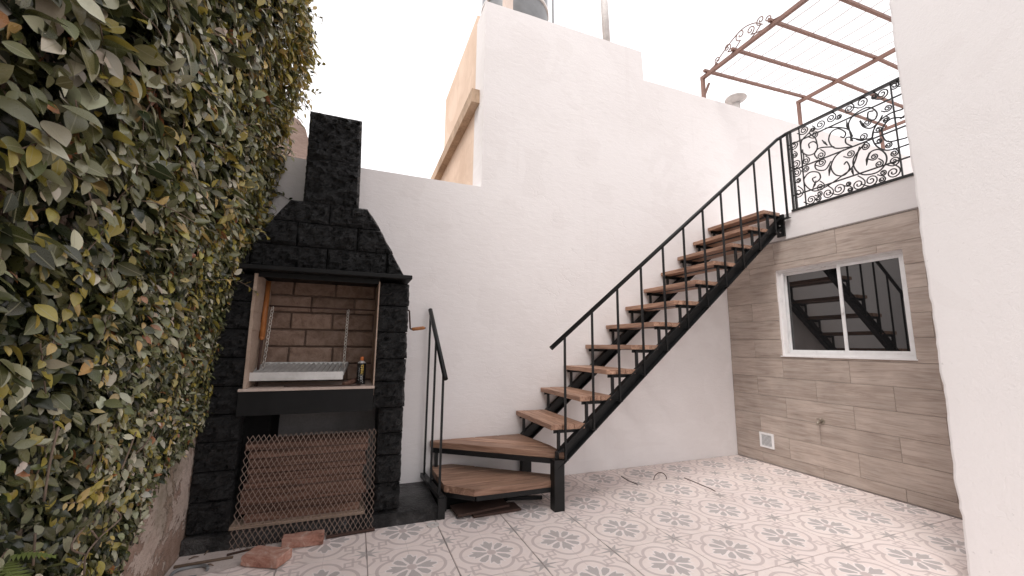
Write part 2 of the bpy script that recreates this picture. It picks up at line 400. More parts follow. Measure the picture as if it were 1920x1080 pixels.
def leaf_mat(name, src):
    g = G(name)
    if src == 'obj':
        col = g.n('ShaderNodeObjectInfo').outputs['Color']; sp = g.n('ShaderNodeSeparateXYZ'); g.link(g.coord(), sp.inputs[0])
        rib = g.range(g.math('ABSOLUTE', sp.outputs[1]), .008, .022, .45, 0); col = g.mix(rib, col, (.42, .40, .26))
    else:
        a = g.n('ShaderNodeAttribute'); a.attribute_name = 'Col'; col = a.outputs['Color']
    c = g.coord(); n1 = g.noise(c, 45, 3, .6)
    col = g.mix(g.range(n1, .3, .7, 0, .22), col, (.04, .045, .02))
    g.fin(col, g.range(n1, .3, .7, .22, .38), g.bump(n1, .12, .004), spec=.7)
    tr = g.n('ShaderNodeBsdfTranslucent'); g.link(col, tr.inputs[0]); mx = g.n('ShaderNodeMixShader'); mx.inputs[0].default_value = .22
    g.link(g.b.outputs[0], mx.inputs[1]); g.link(tr.outputs[0], mx.inputs[2]); g.link(mx.outputs[0], g.out.inputs['Surface'])
    return g.m
MT['leafobj'] = leaf_mat('fig_leaf', 'obj'); MT['leaves'] = leaf_mat('fig_leaves', 'attr')
MT['stem'] = mk_wood('vine_stem', [(.3, (.10, .07, .05)), (.6, (.22, .165, .125)), (.85, (.15, .11, .08))], 2, .8)

# ================================================================== SETTING
YB, XR, XL = 3.857, 4.551, -0.93
gm = MB(); gm.add([(-200,-200,-.06),(200,-200,-.06),(200,200,-.06),(-200,200,-.06)], [(0,1,2,3)])
struct(gm.build('ground', MT['ground']))
floor = MB().box(XL, 4.75, -1.2, YB + .02, -.055, -.005).build('floor', MT['grout']); struct(floor)
TX, TY, HT = 1.402, 2.6365, .2478
def tile_mesh(x0, x1, y0, y1):
    b = .0025
    mb = MB(); vs = []
    for z, k in ((-.014, 0), (-b, 0), (0, b)):
        vs += [(x0+k, y0+k, z), (x1-k, y0+k, z), (x1-k, y1-k, z), (x0+k, y1-k, z)]
    fs = [(8,9,10,11)]
    for l in (0, 4):
        for i in range(4): fs.append((l+i, l+(i+1)%4, l+4+(i+1)%4, l+4+i))
    mb.add(vs, fs); me = mb.mesh('floor_tile'); me.materials.append(MT['tile']); return me
full = tile_mesh(-HT, HT, -HT, HT)
for i in range(-5, 7):
    for j in range(-7, 3):
        cx, cy = TX + .5*i, TY + .5*j
        x0, x1 = max(cx-HT, XL+.004), min(cx+HT, XR-.016); y0, y1 = max(cy-HT, -1.19), min(cy+HT, YB-.004)
        if x1 - x0 < .03 or y1 - y0 < .03: continue
        isfull = x1-x0 > 2*HT-1e-4 and y1-y0 > 2*HT-1e-4
        me = full if isfull else tile_mesh(x0-cx, x1-cx, y0-cy, y1-cy)
        o = bpy.data.objects.new('floor_tile', me); COL.objects.link(o)
        o.location = (cx, cy, random.uniform(-.0008, .0008)); setp(o, floor)
# worn cement and dust in front of the barbecue, over the tiles
mb = MB(); N = 44; top = []; bot = []
for i in range(N + 1):
    t = i / N; X = -.925 + t * .95
    top.append((X, 3.262 - .02*t, .003)); bot.append((X, 2.93 + .30*t**1.6 + .05*fbm(X*7, 1, 0) + .03*fbm(X*21, 4, 0), .003))
mb.add(top + bot, [(i, N+1+i, N+2+i, i+1) for i in range(N)])
dust = mb.build('cement_dust', MT['dust']); tag(dust, 'thin pale cement dust spread on the tiles before the barbecue', 'cement dust', kind='stuff')

# ================================================================== WALLS AND BUILDINGS
# ---- back boundary wall, stepped outline, one solid
prof = [(-1.25, -.05), (9.6, -.05), (9.6, 4.90)]
def edge(x0, x1, z0, z1, n, amp=.006):
    return [(x0 + (x1-x0)*k/n, z0 + (z1-z0)*k/n + amp*fbm(k*1.7, z0, x0)) for k in range(n+1)]
prof += edge(9.5, 3.32, 4.89, 4.785, 22) + edge(3.30, 1.145, 5.19, 5.175, 12) + edge(1.14, -1.25, 2.968, 2.96, 14)
mb = MB().prism(prof, YB, YB + .36, axis=1)
wall = mb.build('boundary_wall', MT['white']); tag(wall, 'tall white plastered wall with stepped top behind the staircase', 'wall')
# ---- left garden wall under the climbing fig
mb = MB().box(XL - .25, XL, -1.2, YB - .003, -.05, 5.2)
lw = mb.build('garden_wall', MT['oldwall']); tag(lw, 'old beige wall with peeling plaster beneath the climbing plant', 'wall')
# ---- near house wall at the right
c = onZ(1814, 1079) * .965
mb = MB(); NW = 150
vs = []
for k in range(NW + 1):
    z = -.05 + 6.2 * k / NW; w = .008 * fbm(z * 2.3, 2, 0) + .007 * fbm(z * 8, 5, 0) + .004 * fbm(z * 26, 9, 0)
    vs += [(c.x, -1.2, z), (c.x, c.y - .06, z), (c.x + .001, c.y - .016 + w, z), (c.x + .006, c.y - .004 + w, z), (c.x + .02, c.y + w, z), (c.x + .28, c.y, z), (c.x + .28, -1.2, z)]
fs = []
for k in range(NW):
    for i in range(7): fs.append((7*k+i, 7*k+7+i, 7*k+7+(i+1)%7, 7*k+(i+1)%7))
fs += [tuple(range(7)), tuple(7*NW + i for i in range(6, -1, -1))]
mb.add(vs, fs)
hw = mb.build('house_wall', MT['white2']); tag(hw, 'white sand-textured house wall running past the wood-look cladding', 'wall')

# ---- annex with wood-look cladding, window, terrace on its roof
an = empty('annex_building', (6.4, 2.3, 0)); tag(an, 'low annex clad in brown wood-look planks with a sliding window', 'building')
WY0, WY1, WZ0, WZ1 = 2.003, 3.185, 1.238, 2.222
mb = MB(); xa, xb = XR + .012, XR + .24; ya, yb, zt = .6, YB - .002, 2.862
mb.box(xa, xb, ya, WY0, -.05, zt); mb.box(xa, xb, WY1, yb, -.05, zt)
mb.box(xa, xb, WY0 + .0, WY1, -.05, WZ0); mb.box(xa, xb, WY0, WY1, WZ1, zt); mb.box(xb, 9.0, ya, yb, -.05, zt)
mb.build('wall', MT['white'], an)
# cladding planks, half bond
zs = [0.004] + [.115 + .2178*k for k in range(12)]; zs[-1] = 2.55
for r in range(len(zs) - 1):
    z0, z1 = zs[r] + .0015, zs[r+1] - .0015
    off = 3.515 if r % 2 == 0 else 3.188
    ys = [YB - .003] + [off - .662*k for k in range(0, 6) if off - .662*k > .62] + [.6]
    for k in range(len(ys) - 1):
        y1, y0 = ys[k] - .0012, ys[k+1] + .0012
        rects = [(y0, y1, z0, z1)]
        if y0 < WY1 and y1 > WY0 and z0 < WZ1 and z1 > WZ0:
            rects = []
            if z0 < WZ0: rects.append((y0, y1, z0, WZ0))
            if z1 > WZ1: rects.append((y0, y1, WZ1, z1))
            a, b = max(z0, WZ0), min(z1, WZ1)
            if y1 > WY1: rects.append((WY1, y1, a, b))
            if y0 < WY0: rects.append((y0, WY0, a, b))
        for (p, q, u, v) in rects:
            if q - p < .012 or v - u < .012: continue
            dx = random.uniform(-.0015, .0015)
            MB().box(XR + dx, xa + .002, p, q, u, v).build('cladding_plank', MT['clad'], an, origin=(XR, (p+q)/2, (u+v)/2), bevel=.0015)
MB().box(XR - .004, xa, .6, YB - .003, 2.552, 2.566).build('trim_strip', MT['screed'], an)
# window
wf = MB(); x0, x1 = XR + .045, XR + .115
wf.box(x0, x1, WY0, WY1, WZ0, WZ0 + .035); wf.box(x0, x1, WY0, WY1, WZ1 - .035, WZ1); wf.box(x0, x1, WY1 - .035, WY1, WZ0 + .035, WZ1 - .035); wf.box(x0, x1, WY0, WY0 + .025, WZ0 + .035, WZ1 - .035)
win = wf.build('window', MT['whitepvc'], an, origin=(x0, (WY0+WY1)/2, WZ0))
MB().box(XR - .012, x0 + .002, WY0 - .01, WY1 + .01, WZ0 - .012, WZ0 - .001).build('sill', MT['whitepvc'], win)
def sash(y0, y1, xx):
    z0, z1 = WZ0 + .036, WZ1 - .036; t = .03
    f = MB(); f.box(xx, xx+.026, y0, y1, z0, z0+t); f.box(xx, xx+.026, y0, y1, z1-t, z1); f.box(xx, xx+.026, y0, y0+t, z0+t, z1-t); f.box(xx, xx+.026, y1-t, y1, z0+t, z1-t)
    f.build('sash', MT['whitepvc'], win)
    MB().box(xx+.009, xx+.015, y0+t-.004, y1-t+.004, z0+t-.004, z1-t+.004).build('pane', MT['glass'], win)
sash(2.535, WY1 - .037, x0 + .036); sash(WY0 + .026, 2.572, x0 + .006)
MB().box(x0 - .006, x0 + .006, WY1 - .06, WY1 - .036, WZ0 + .036, WZ1 - .036).build('track', MT['whitepvc'], win)
MB().box(x0 - .008, x0 + .006, 2.545, 2.562, 1.68, 1.76).build('latch', MT['whitepvc'], win)
# vent grille and tap on the cladding
vg = empty('vent_grille', (XR, 3.445, .18)); tag(vg, 'small square white vent grille low on the wood-look cladding', 'vent')
f = MB(); a0, a1, b0, b1 = 3.361, 3.53, .173, .34
f.box(XR-.014, XR-.002, a0, a1, b0, b0+.022); f.box(XR-.014, XR-.002, a0, a1, b1-.022, b1); f.box(XR-.014, XR-.002, a0, a0+.022, b0+.022, b1-.022); f.box(XR-.014, XR-.002, a1-.022, a1, b0+.022, b1-.022)
f.build('frame', MT['whitepvc'], vg); MB().box(XR-.004, XR-.002, a0+.02, a1-.02, b0+.02, b1-.02).build('backing', MT['tank'], vg)
for k in range(9):
    z = b0 + .030 + k*.0135
    MB().bar((XR-.008, a0+.022, z), (XR-.008, a1-.022, z), .010, .004, up=(.6, 0, 1)).build('slat', MT['whitepvc'], vg)
tp = empty('water_tap', (XR, 2.821, .577)); tag(tp, 'small bare metal water tap on the wood-look cladding', 'tap')
MB().tube([(XR-.001, 2.821, .577), (XR-.008, 2.821, .577)], .026, 14).build('flange', MT['brass'], tp)
MB().tube([(XR-.006, 2.821, .577), (XR-.06, 2.821, .577), (XR-.075, 2.821, .57), (XR-.08, 2.821, .545)], .010, 10).build('spout', MT['brass'], tp)
MB().tube([(XR-.045, 2.80, .605), (XR-.045, 2.845, .60)], .006, 8).tube([(XR-.045, 2.822, .58), (XR-.045, 2.822, .604)], .006, 8).build('handle', MT['brass'], tp)
# ---- neighbour's house behind (peach side wall, stained ledge)
nb = empty('neighbour_building', (2.6, 5.2, 0)); tag(nb, 'peach rendered neighbouring building rising behind the white wall', 'building')
MB().box(1.146, 3.2, YB + .362, 6.05, -.05, 5.30).build('wall', MT['peach'], nb)
MB().box(1.150, 3.2, 6.05, 8.2, -.05, 4.35).build('wall', MT['peach'], nb)
MB().bar((1.10, 4.02, 4.10), (1.10, 8.2, 4.10), .10, .16).build('ledge', MT['ledge'], nb)
# ---- ruined render chunk behind the wall, left of the chimney
pts = [(-1.3, 2.6), (-.50, 2.6), (-.515, 3.0), (-.50, 3.13), (-.535, 3.2), (-.53, 3.3), (-.565, 3.36), (-.59, 3.45), (-.66, 3.52), (-.74, 3.57), (-.9, 3.75), (-1.3, 3.9)]
rough = []
for i, p in enumerate(pts):
    q = pts[(i+1) % len(pts)]; nn = 5
    for k in range(nn):
        t = k/nn; x, z = p[0]+(q[0]-p[0])*t, p[1]+(q[1]-p[1])*t; rough.append((x + .014*fbm(x*20, z*20, 1), z + .014*fbm(x*20, z*20, 7)))
rw = empty('ruined_wall', (-.9, 4.3, 0)); tag(rw, 'broken stub of pinkish old wall beside the black chimney', 'wall')
MB().prism(rough, 4.24, 4.55, axis=1).build('render', MT['ruin'], rw)
MB().box(-1.3, -.50, 4.30, 4.6, -.05, 2.7).build('base', MT['cream'], rw)
MB().prism([(-1.3, 2.6), (-.455, 2.6), (-.465, 3.22), (-.50, 3.26), (-.6, 3.2), (-1.3, 3.2)], 4.56, 4.75, axis=1).build('facing', MT['cream'], rw)
# ---- things standing on top of the wall
tk = empty('water_tank', (1.84, 4.75, 5.3)); tag(tk, 'dark grey cylindrical water tank on top of the tall wall', 'tank')
MB().lathe([(.46, 0), (.47, .05), (.47, 1.1), (.42, 1.22), (.2, 1.3)], (1.84, 4.75, 5.30), 32).build('body', MT['tank'], tk)
MB().lathe([(.483, .62), (.483, .67)], (1.84, 4.75, 5.30), 32).build('rim', MT['pipe'], tk)
p = onY(952, 12, 4.05); tag(MB().box(p.x-.05, p.x+.05, 4.0, 4.10, 5.16, 6.2).build('roof_post', MT['cream']), 'beige square post in front of the water tank', 'post')
p = onY(1037, 40, 4.05); tag(MB().tube([(p.x, 4.05, 5.15), (p.x - .004, 4.05, 6.4)], .011, 8).build('antenna_rod', MT['tank']), 'thin dark rod standing on the tall wall beside the tank', 'rod')
pv = empty('vent_pipe', (2.9, 4.03, 5.16)); tag(pv, 'weathered grey vent pipe with a mortar collar on the tall wall', 'pipe')
MB().tube([(2.885, 4.03, 5.16), (2.84, 4.03, 6.3)], .048, 14).build('pipe', MT['pipe'], pv)
MB().lathe([(.10, 0), (.095, .04), (.06, .10), (.052, .115)], (2.883, 4.03, 5.165), 14).build('collar', MT['ledge'], pv)
ch = empty('roof_vent', (5.13, 3.97, 4.8)); tag(ch, 'small metal roof vent with mushroom cap on the wall top', 'vent')
MB().tube([(5.13, 3.97, 4.78), (5.13, 3.97, 5.0)], .055, 14).build('pipe', MT['pipe'], ch)
MB().lathe([(.05, -.03), (.135, .02), (.15, .035), (.14, .055), (.03, .095)], (5.13, 3.97, 5.0), 22).build('cap', MT['pipe'], ch)

# ================================================================== PERGOLA on the terrace
pg = empty('pergola', (6.5, 3.9, 4.85)); tag(pg, 'rust red steel pergola frame with taut wires above the terrace', 'pergola')
PX = [(4.437, 5.165), (6.501, 5.30), (8.74, 5.285)]
for x, z in PX:
    MB().bar((x, 3.95, z), (x, .7, z), .042, .046).build('beam', MT['rust'], pg)
    MB().bar((x, 3.925, 4.78), (x, 3.925, z - .022), .042, .042).build('post', MT['rust'], pg)
MB().bar((4.437, 3.93, 4.86), (4.56, 3.93, 5.12), .025, .025).build('brace', MT['rust'], pg)
for y in (3.84, 3.39, 2.88, 2.39, 1.88, 1.37):
    MB().bar((PX[0][0]-.06, y, PX[0][1] + .045), (PX[1][0], y, PX[1][1] + .045), .034, .034).build('rafter', MT['rust'], pg)
    MB().bar((PX[1][0], y, PX[1][1] + .046), (PX[2][0], y, PX[2][1] + .045), .034, .034).build('rafter', MT['rust'], pg)
for k in range(1, 17):
    t = k / 17 * 2; i = 0 if t < 1 else 1; u = t - i; x = PX[i][0] + (PX[i+1][0]-PX[i][0])*u; z = PX[i][1] + (PX[i+1][1]-PX[i][1])*u + .071
    ys = np.linspace(3.9, .7, 13); MB().tube([(x, y, z - .004 - .012*abs(math.sin((y-3.84)/.5*PI))) for y in ys], .006, 5).build('wire', MT['wire'], pg)
def spiral2(cx, cy, r, a0, turns, hand, n=22, rin=.18):
    return [(cx + r*(1-(1-rin)*k/n)*math.cos(a0+hand*2*PI*turns*k/n), cy + r*(1-(1-rin)*k/n)*math.sin(a0+hand*2*PI*turns*k/n)) for k in range(n+1)]
def yz_tube(pts, x, r, name, mat, parent): return MB().tube([(x, p[0], p[1]) for p in pts], r, 5).build(name, mat, parent)
for y, h, rr, hd in ((3.66, .07, .05, 1), (3.50, .13, .06, -1), (3.30, .17, .075, 1), (3.16, .12, .06, -1), (3.02, .15, .06, 1), (2.93, .09, .045, -1)):
    z0 = PX[0][1] + .03
    s = spiral2(y, z0 + h, rr, -PI/2, 1.35, hd); yz_tube([(y + .16*hd, z0), (y + .07*hd, z0 + h*.25)] + s, 4.437, .007, 'scroll', MT['rust'], pg)
yz_tube(catmull([(3.74, 5.2), (3.6, 5.29), (3.42, 5.38), (3.25, 5.42), (3.1, 5.37), (3.0, 5.27)], 6), 4.437, .007, 'scroll', MT['rust'], pg)

# ================================================================== TERRACE RAILING (wrought iron scrolls)
XRL = XR + .014
rl = empty('terrace_railing', (XRL, 2.4, 2.86)); tag(rl, 'black wrought iron scrollwork railing along the terrace edge', 'railing')
sc = 280 / 1043
def rp(x, y): v = onX(1440 + x*sc, 130 + y*sc, XRL); return (v.y, v.z)
YM = rp(945, 400)[0]
def mir(pts): return [(2*YM - p[0], p[1]) for p in pts]
YA, YE = 2.915, 2*YM - 2.915
ZB, ZT = 2.895, 3.812
for z, w, h in ((ZT, .035, .022), (ZB - .02, .03, .022)):
    MB().bar((XRL, YA + .02, z), (XRL, YE, z), w, h).build('rail', MT['iron'], rl)
for z in (ZT - .155, (ZB + ZT)/2 - .01, ZB + .15):
    MB().bar((XRL, YA, z), (XRL, YE, z), .008, .014).build('rail', MT['iron'], rl)
for y in (YA, YA - .035, YA - .135, rp(855, 110)[0], 2*YM - rp(855, 110)[0], YE + .135, YE):
    w = .02 if y > YA - .05 or y < YE + .02 else .011
    MB().bar((XRL, y, ZB - .03), (XRL, y, ZT), w, w).build('stile', MT['iron'], rl)
def put(pts, r=.0055, both=True):
    yz_tube(pts, XRL + .001, r, 'scroll', MT['iron'], rl)
    if both: yz_tube(mir(pts), XRL + .001, r, 'scroll', MT['iron'], rl)
SP = [(250,425,30),(310,420,18),(365,385,32),(440,340,32),(495,330,18),(565,275,32),(655,230,38),(740,190,20),(797,170,38),(880,115,28),
      (180,530,30),(185,600,20),(195,660,32),(265,640,25),(265,695,22),(200,725,30),(212,775,18),(212,865,35),
      (300,910,32),(350,905,20),(360,868,20),(418,865,38),(495,835,42),(572,840,18),(560,800,18),(632,803,42),(720,775,42),(795,770,22),(803,722,22),(875,718,42),
      (770,420,22),(822,353,20),(775,500,20),(840,530,22),(880,640,35),(880,585,25),(325,455,25),(370,600,28),(375,650,28),(365,820,28),(575,590,28),(690,375,26),(665,470,28),(680,540,25),(740,610,24),(775,660,26),(835,270,25)]
prev = None
for k, (x, y, r) in enumerate(SP):
    c = rp(x, y); e = rp(x, y + r); rad = abs(c[1] - e[1]) * .98
    hand = 1 if k % 2 else -1; a0 = (PI * .75 if k % 2 else -PI * .25)
    pts = spiral2(c[0], c[1], rad, a0, 1.75, hand)
    t = (pts[0][0] - pts[1][0], pts[0][1] - pts[1][1]); l = math.hypot(*t)
    tail = [(pts[0][0] + t[0]/l*rad*1.1 - (pts[0][0]-c[0])*.25, pts[0][1] + t[1]/l*rad*1.1 - (pts[0][1]-c[1])*.25)]
    put(tail + pts, .0062)
TR = [[(290,440),(235,500),(235,570),(280,600),(330,580),(345,530),(320,505),(285,520),(290,550)],
      [(345,530),(330,480),(290,445),(310,410)],
      [(590,540),(470,550),(425,500),(440,440),(490,415),(540,440),(530,475),(505,470)],
      [(590,540),(545,515),(545,480),(575,475),(580,500)],
      [(590,500),(570,430),(565,370),(610,310),(700,265),(760,300),(745,350),(700,345),(700,300),(735,290)],
      [(640,360),(665,400),(720,410),(770,370),(800,320)],
      [(590,480),(650,490),(720,480),(735,440)],
      [(530,560),(470,610),(440,680),(470,735),(530,740),(570,690),(550,645),(530,665)],
      [(460,540),(360,550),(325,590),(345,625)],
      [(440,640),(400,700),(340,700),(330,660),(370,630)],
      [(640,540),(590,680),(520,740),(420,810),(330,850),(270,820),(250,770),(290,720),(350,720),(365,760),(330,790),(310,765),(335,750)],
      [(680,510),(600,620),(605,690),(660,735),(760,720),(820,660),(825,600),(780,560),(720,575),(695,620)],
      [(950,335),(860,345),(805,400),(800,460),(840,505),(955,482)],
      [(935,280),(850,310),(770,370),(730,450),(745,520),(800,560),(870,560),(975,525)],
      [(400,410),(480,405),(560,420),(590,470)], [(235,690),(250,620),(240,560)]]
for t in TR: put(catmull([rp(*p) for p in t], 5), .0072)
for t in ([(375,492),(395,512),(415,532)], [(548,355),(552,395),(566,430)], [(645,355),(655,380),(672,402)], [(432,670),(428,705),(426,745)], [(588,680),(588,710),(597,742)], [(705,580),(690,630),(688,672)], [(335,775),(325,805),(312,832)]):
    pts = [rp(*p) for p in t]
    MB().tube([(XRL + .001, *p) for p in pts], [.003, .012, .004], 5).build('leaf_ornament', MT['iron'], rl)
    MB().tube([(XRL + .001, *p) for p in mir(pts)], [.003, .012, .004], 5).build('leaf_ornament', MT['iron'], rl)

# ================================================================== STAIRCASE
st = empty('staircase', (2.9, 3.4, 0)); tag(st, 'black steel staircase with hardwood treads rising along the white wall', 'staircase')
def nose(n): return 1.548 + .2719*(n - 3)
def tz(n): return .2218*n + .004
def sl(x): return .487 + .8125*(x - 1.646)          # top line of the stringers
XS0, XS1 = 1.60, 4.535
def chan(y_open, y_web):
    # sloping C channel: web plus top and bottom flange
    mb = MB(); th = .14; fl = .012
    lo, hi = min(y_open, y_web), max(y_open, y_web)
    def slab(d0, d1, ya, yb): mb.prism([(XS0, sl(XS0)-d1), (XS1, sl(XS1)-d1), (XS1, sl(XS1)-d0), (XS0, sl(XS0)-d0)], ya, yb, axis=1)
    wy = (y_web-.008, y_web) if y_web > y_open else (y_web, y_web+.008)
    slab(fl, th-fl, *wy); slab(0, fl, lo, hi); slab(th-fl, th, lo, hi)
    return mb
chan(3.045, 3.10).build('stringer', MT['black'], st); chan(3.795, 3.85).build('stringer', MT['black'], st)
for (x0, x1, y0, y1, h) in ((1.572, 1.662, 3.05, 3.13, .385), (1.60, 1.69, 3.775, 3.85, .40)):
    p = MB(); p.box(x0, x0+.008, y0, y1, 0, h); p.box(x0+.008, x1, y0, y0+.008, 0, h); p.box(x1-.008, x1, y0+.008, y1, 0, h); p.box(x0, x1, y0, y1, h, h + .006)
    p.build('post', MT['black'], st)
# straight treads of three boards each
ye, yw = 3.062, 3.846
for n in range(3, 14):
    x0 = nose(n); z = tz(n); x1 = min(x0 + .322, 4.545); T = .042
    sp = MB(); zb = z - T
    for (ya, yb, ys) in ((3.064, 3.094, 3.078), (3.80, 3.83, 3.815)):
        xe = min(x0 + .30, 4.53); sp.box(x0 + .035, xe, ya, yb, zb - .006, zb); sp.box(x0 + .035, xe, yb - .005, yb, zb - .03, zb - .006)
        xl = x0 + .075; sp.box(xl - .011, xl + .011, ys - .011, ys + .011, sl(xl) - .01, zb - .006)
    sp.box(x0 + .12, x0 + .16, 3.094, 3.80, zb - .006, zb - .0005)
    s_ = sp.build('tread_support', MT['black'], st, origin=(x0 + .1, 3.45, zb))
    nb_ = 3; w = (x1 - x0) / nb_
    for k in range(nb_):
        xa_, xb_ = x0 + w*k + .0026, x0 + w*(k+1) - .0026; jt = random.uniform(-.0015, .0015); e0 = ye + random.uniform(-.004, .004)
        L_ = yw - e0
        o = MB().box(-L_/2, L_/2, -(xb_-xa_)/2, (xb_-xa_)/2, -T/2, T/2).build('tread_board', MT['tread'], bevel=.004, seg=2)
        o.location = ((xa_+xb_)/2, (e0+yw)/2, zb + T/2 + jt); o.rotation_euler = (0, 0, PI/2); setp(o, s_)
# winders: first and second step
def winder(poly, z, dirv, widths, T, frame):
    d = Vector((dirv[0], dirv[1])).normalized(); nrm = (-d.y, d.x)
    sup = MB()
    c = Vector((sum(p[0] for p in poly)/len(poly), sum(p[1] for p in poly)/len(poly)))
    for i, p in enumerate(poly):
        q = poly[(i+1) % len(poly)]
        pi = Vector(p) + (c - Vector(p)).normalized()*.035; qi = Vector(q) + (c - Vector(q)).normalized()*.035
        sup.bar((pi.x, pi.y, z - T - .021), (qi.x, qi.y, z - T - .021), .03, .04)
    ins = [tuple(Vector(p) + (c - Vector(p)).normalized()*.03) for p in poly]; sup.prism(ins, z - T - .005, z - T - .001)  # black sheet added under the boards so their gaps read dark
    s_ = sup.build('tread_support', MT['black'], st, origin=(c.x, c.y, z - T))
    offs = [p[0]*nrm[0] + p[1]*nrm[1] for p in poly]; lo, hi = min(offs), max(offs); a = lo; k = 0
    while a < hi - .01:
        w = widths[k % len(widths)]; b = min(a + w, hi)
        if hi - b < .03: b = hi
        pl = clip(clip(poly, nrm, b - .0046), (-nrm[0], -nrm[1]), -(a + .0046))
        if len(pl) > 2:
            cc_ = Vector((sum(p[0] for p in pl)/len(pl), sum(p[1] for p in pl)/len(pl)))
            loc = [((p[0]-cc_.x)*d.x + (p[1]-cc_.y)*d.y, (p[0]-cc_.x)*nrm[0] + (p[1]-cc_.y)*nrm[1]) for p in pl]
            o = MB().prism(loc, -T/2, T/2).build('tread_board', MT['tread'], bevel=.0025)
            o.location = (cc_.x, cc_.y, z - T/2 + random.uniform(-.0012, .0012)); o.rotation_euler = (0, 0, math.atan2(d.y, d.x)); setp(o, s_)
        a = b; k += 1
P1 = [(.725, 3.30), (.93, 3.125), (1.668, 3.118), (1.668, 3.25), (1.10, 3.70), (.90, 3.846), (.712, 3.846)]
winder(P1, .222, (1, -.03), [.145, .14, .15], .052, True)
P2 = [(.700, 3.80), (1.672, 3.058), (1.672, 3.34), (1.59, 3.846), (.700, 3.846)]
winder(P2, .445, (.972, -.742), [.15, .14, .145], .052, True)
MB().box(.735, .765, 3.36, 3.39, 0, .14).build('frame_leg', MT['black'], st); MB().box(.74, .77, 3.79, 3.82, 0, .36).build('frame_leg', MT['black'], st)
MB().box(.695, 1.30, 3.40, 3.852, 0, .10).build('shade_block', MT['dull_black'], st)  # dark plinth-like box added for the deep shade under the first step
# balusters and handrail
YB2 = 3.034
for i in range(11):
    x = 1.665 + .2741*i; zb = sl(x) - .105; ztp = 1.300 + .8262*(x - 1.5415)
    MB().bar((x, YB2, zb), (x, YB2, ztp - .012), .016, .016).box(x - .022, x + .022, YB2 - .012, YB2 + .03, zb - .006, zb).build('baluster', MT['black'], st)
MB().bar((4.522, 2.965, 2.80), (4.522, 2.965, 3.79), .018, .018).box(4.49, 4.55, 2.945, 3.03, 2.793, 2.80).build('baluster', MT['black'], st)
MB().tube([(1.535, YB2, 1.297), (4.50, YB2, 3.742), (4.535, 3.02, 3.778), (XRL, 2.93, ZT - .002)], .0195, 12).build('handrail', MT['black'], st)
MB().box(4.528, 4.5495, 3.02, 3.11, 2.60, 2.86).build('wall_bracket', MT['black'], st)
for zz in (2.65, 2.73, 2.81): MB().tube([(4.530, 3.065, zz), (4.520, 3.065, zz)], .008, 6).build('bolt', MT['galv'], st)
# short guard rail beside the first step
MB().bar((.697, 3.235, .150), (.648, 3.852, .150), .045, .035).build('guard_base', MT['black'], st)
MB().box(.668, .722, 3.222, 3.262, 0, .150).build('guard_post', MT['black'], st)
for (x, y, zt_) in ((.651, 3.80, 1.62), (.668, 3.565, 1.375), (.690, 3.305, 1.105)):
    MB().bar((x, y, .165), (x, y, zt_ - .01), .017, .017).build('baluster', MT['black'], st)
MB().tube([(.650, 3.815, 1.645), (.694, 3.235, 1.045)], .020, 12).build('handrail', MT['black'], st)

# ================================================================== BARBECUE
bb = empty('masonry_barbecue', (-.27, 3.5, 0)); tag(bb, 'black painted split-stone barbecue with hood and chimney', 'barbecue')
BY = YB - .002
def stone(x0b, x1b, x0t, x1t, z0, z1, yf, yb, seed, amp=.030, nx=None):
    """rough-faced block: displaced front, rounded rim, plain sides"""
    nx = nx or max(6, int((max(x1b, x1t) - min(x0b, x0t)) / .017)); nz = max(6, int((z1 - z0) / .017))
    mb = MB(); vs = []
    for j in range(nz + 1):
        v = j / nz; z = z0 + (z1-z0)*v
        for i in range(nx + 1):
            u = i / nx; x = (x0b + (x1b-x0b)*u)*(1-v) + (x0t + (x1t-x0t)*u)*v
            e = min(u*nx, (1-u)*nx, v*nz, (1-v)*nz); rim = 0 if e > .99 else .014
            d = amp*(fbm(x*8 + seed, z*12, seed*.7, 3)*.8 + .85*fbm((x+z*.4)*22 + seed, z*44 - x*9, seed, 3)) if rim == 0 else .004*fbm(x*20, z*20, seed)
            ex = .006*fbm(z*25, seed, 3) if i in (0, nx) else 0
            vs.append((x + ex, yf - d + rim, z))
    W_ = nx + 1
    fs = [(j*W_+i, j*W_+i+1, (j+1)*W_+i+1, (j+1)*W_+i) for j in range(nz) for i in range(nx)]
    ring = [i for i in range(W_)] + [j*W_+nx for j in range(1, nz+1)] + [nz*W_+i for i in range(nx-1, -1, -1)] + [j*W_ for j in range(nz-1, 0, -1)]
    o = len(vs); vs += [(vs[i][0], yb, vs[i][2]) for i in ring]; m_ = len(ring)
    fs += [(ring[(k+1) % m_], ring[k], o + k, o + (k+1) % m_) for k in range(m_)]; fs.append(tuple(o + k for k in range(m_ - 1, -1, -1)))
    mb.add(vs, fs)
    cx = (x0b + x1b)/2
    return mb.build('stone_block', MT['stone'], bb, origin=(cx, yf, z0))
sd_ = 1
# piers
G_ = .004
zc = [.095, .29, .475, .66, .835, 1.02, 1.215, 1.41, 1.605, 1.80]
for k in range(len(zc) - 1):
    a, b = zc[k] + G_, zc[k+1] - G_; sd_ += 1.37
    stone(-.925, -.693, -.925, -.693, a, b, 3.272, BY, sd_)
    sd_ += 1.37; sh = .012*((k % 3) - 1) if k else 0; sh1 = .012*(((k + 1) % 3) - 1) if k < len(zc) - 2 else 0
    xi = .205 if b < .84 else .158
    stone(xi, .386 + random.uniform(-.005, .005), xi, .382 + random.uniform(-.005, .005), a + sh, b + sh1, 3.272, BY, sd_)
MB().box(.215, .372, 3.30, BY - .004, .094, 1.8).build('pier_core', MT['dull_black'], bb); MB().box(-.92, -.70, 3.30, BY - .004, .094, 1.8).build('pier_core', MT['dull_black'], bb)
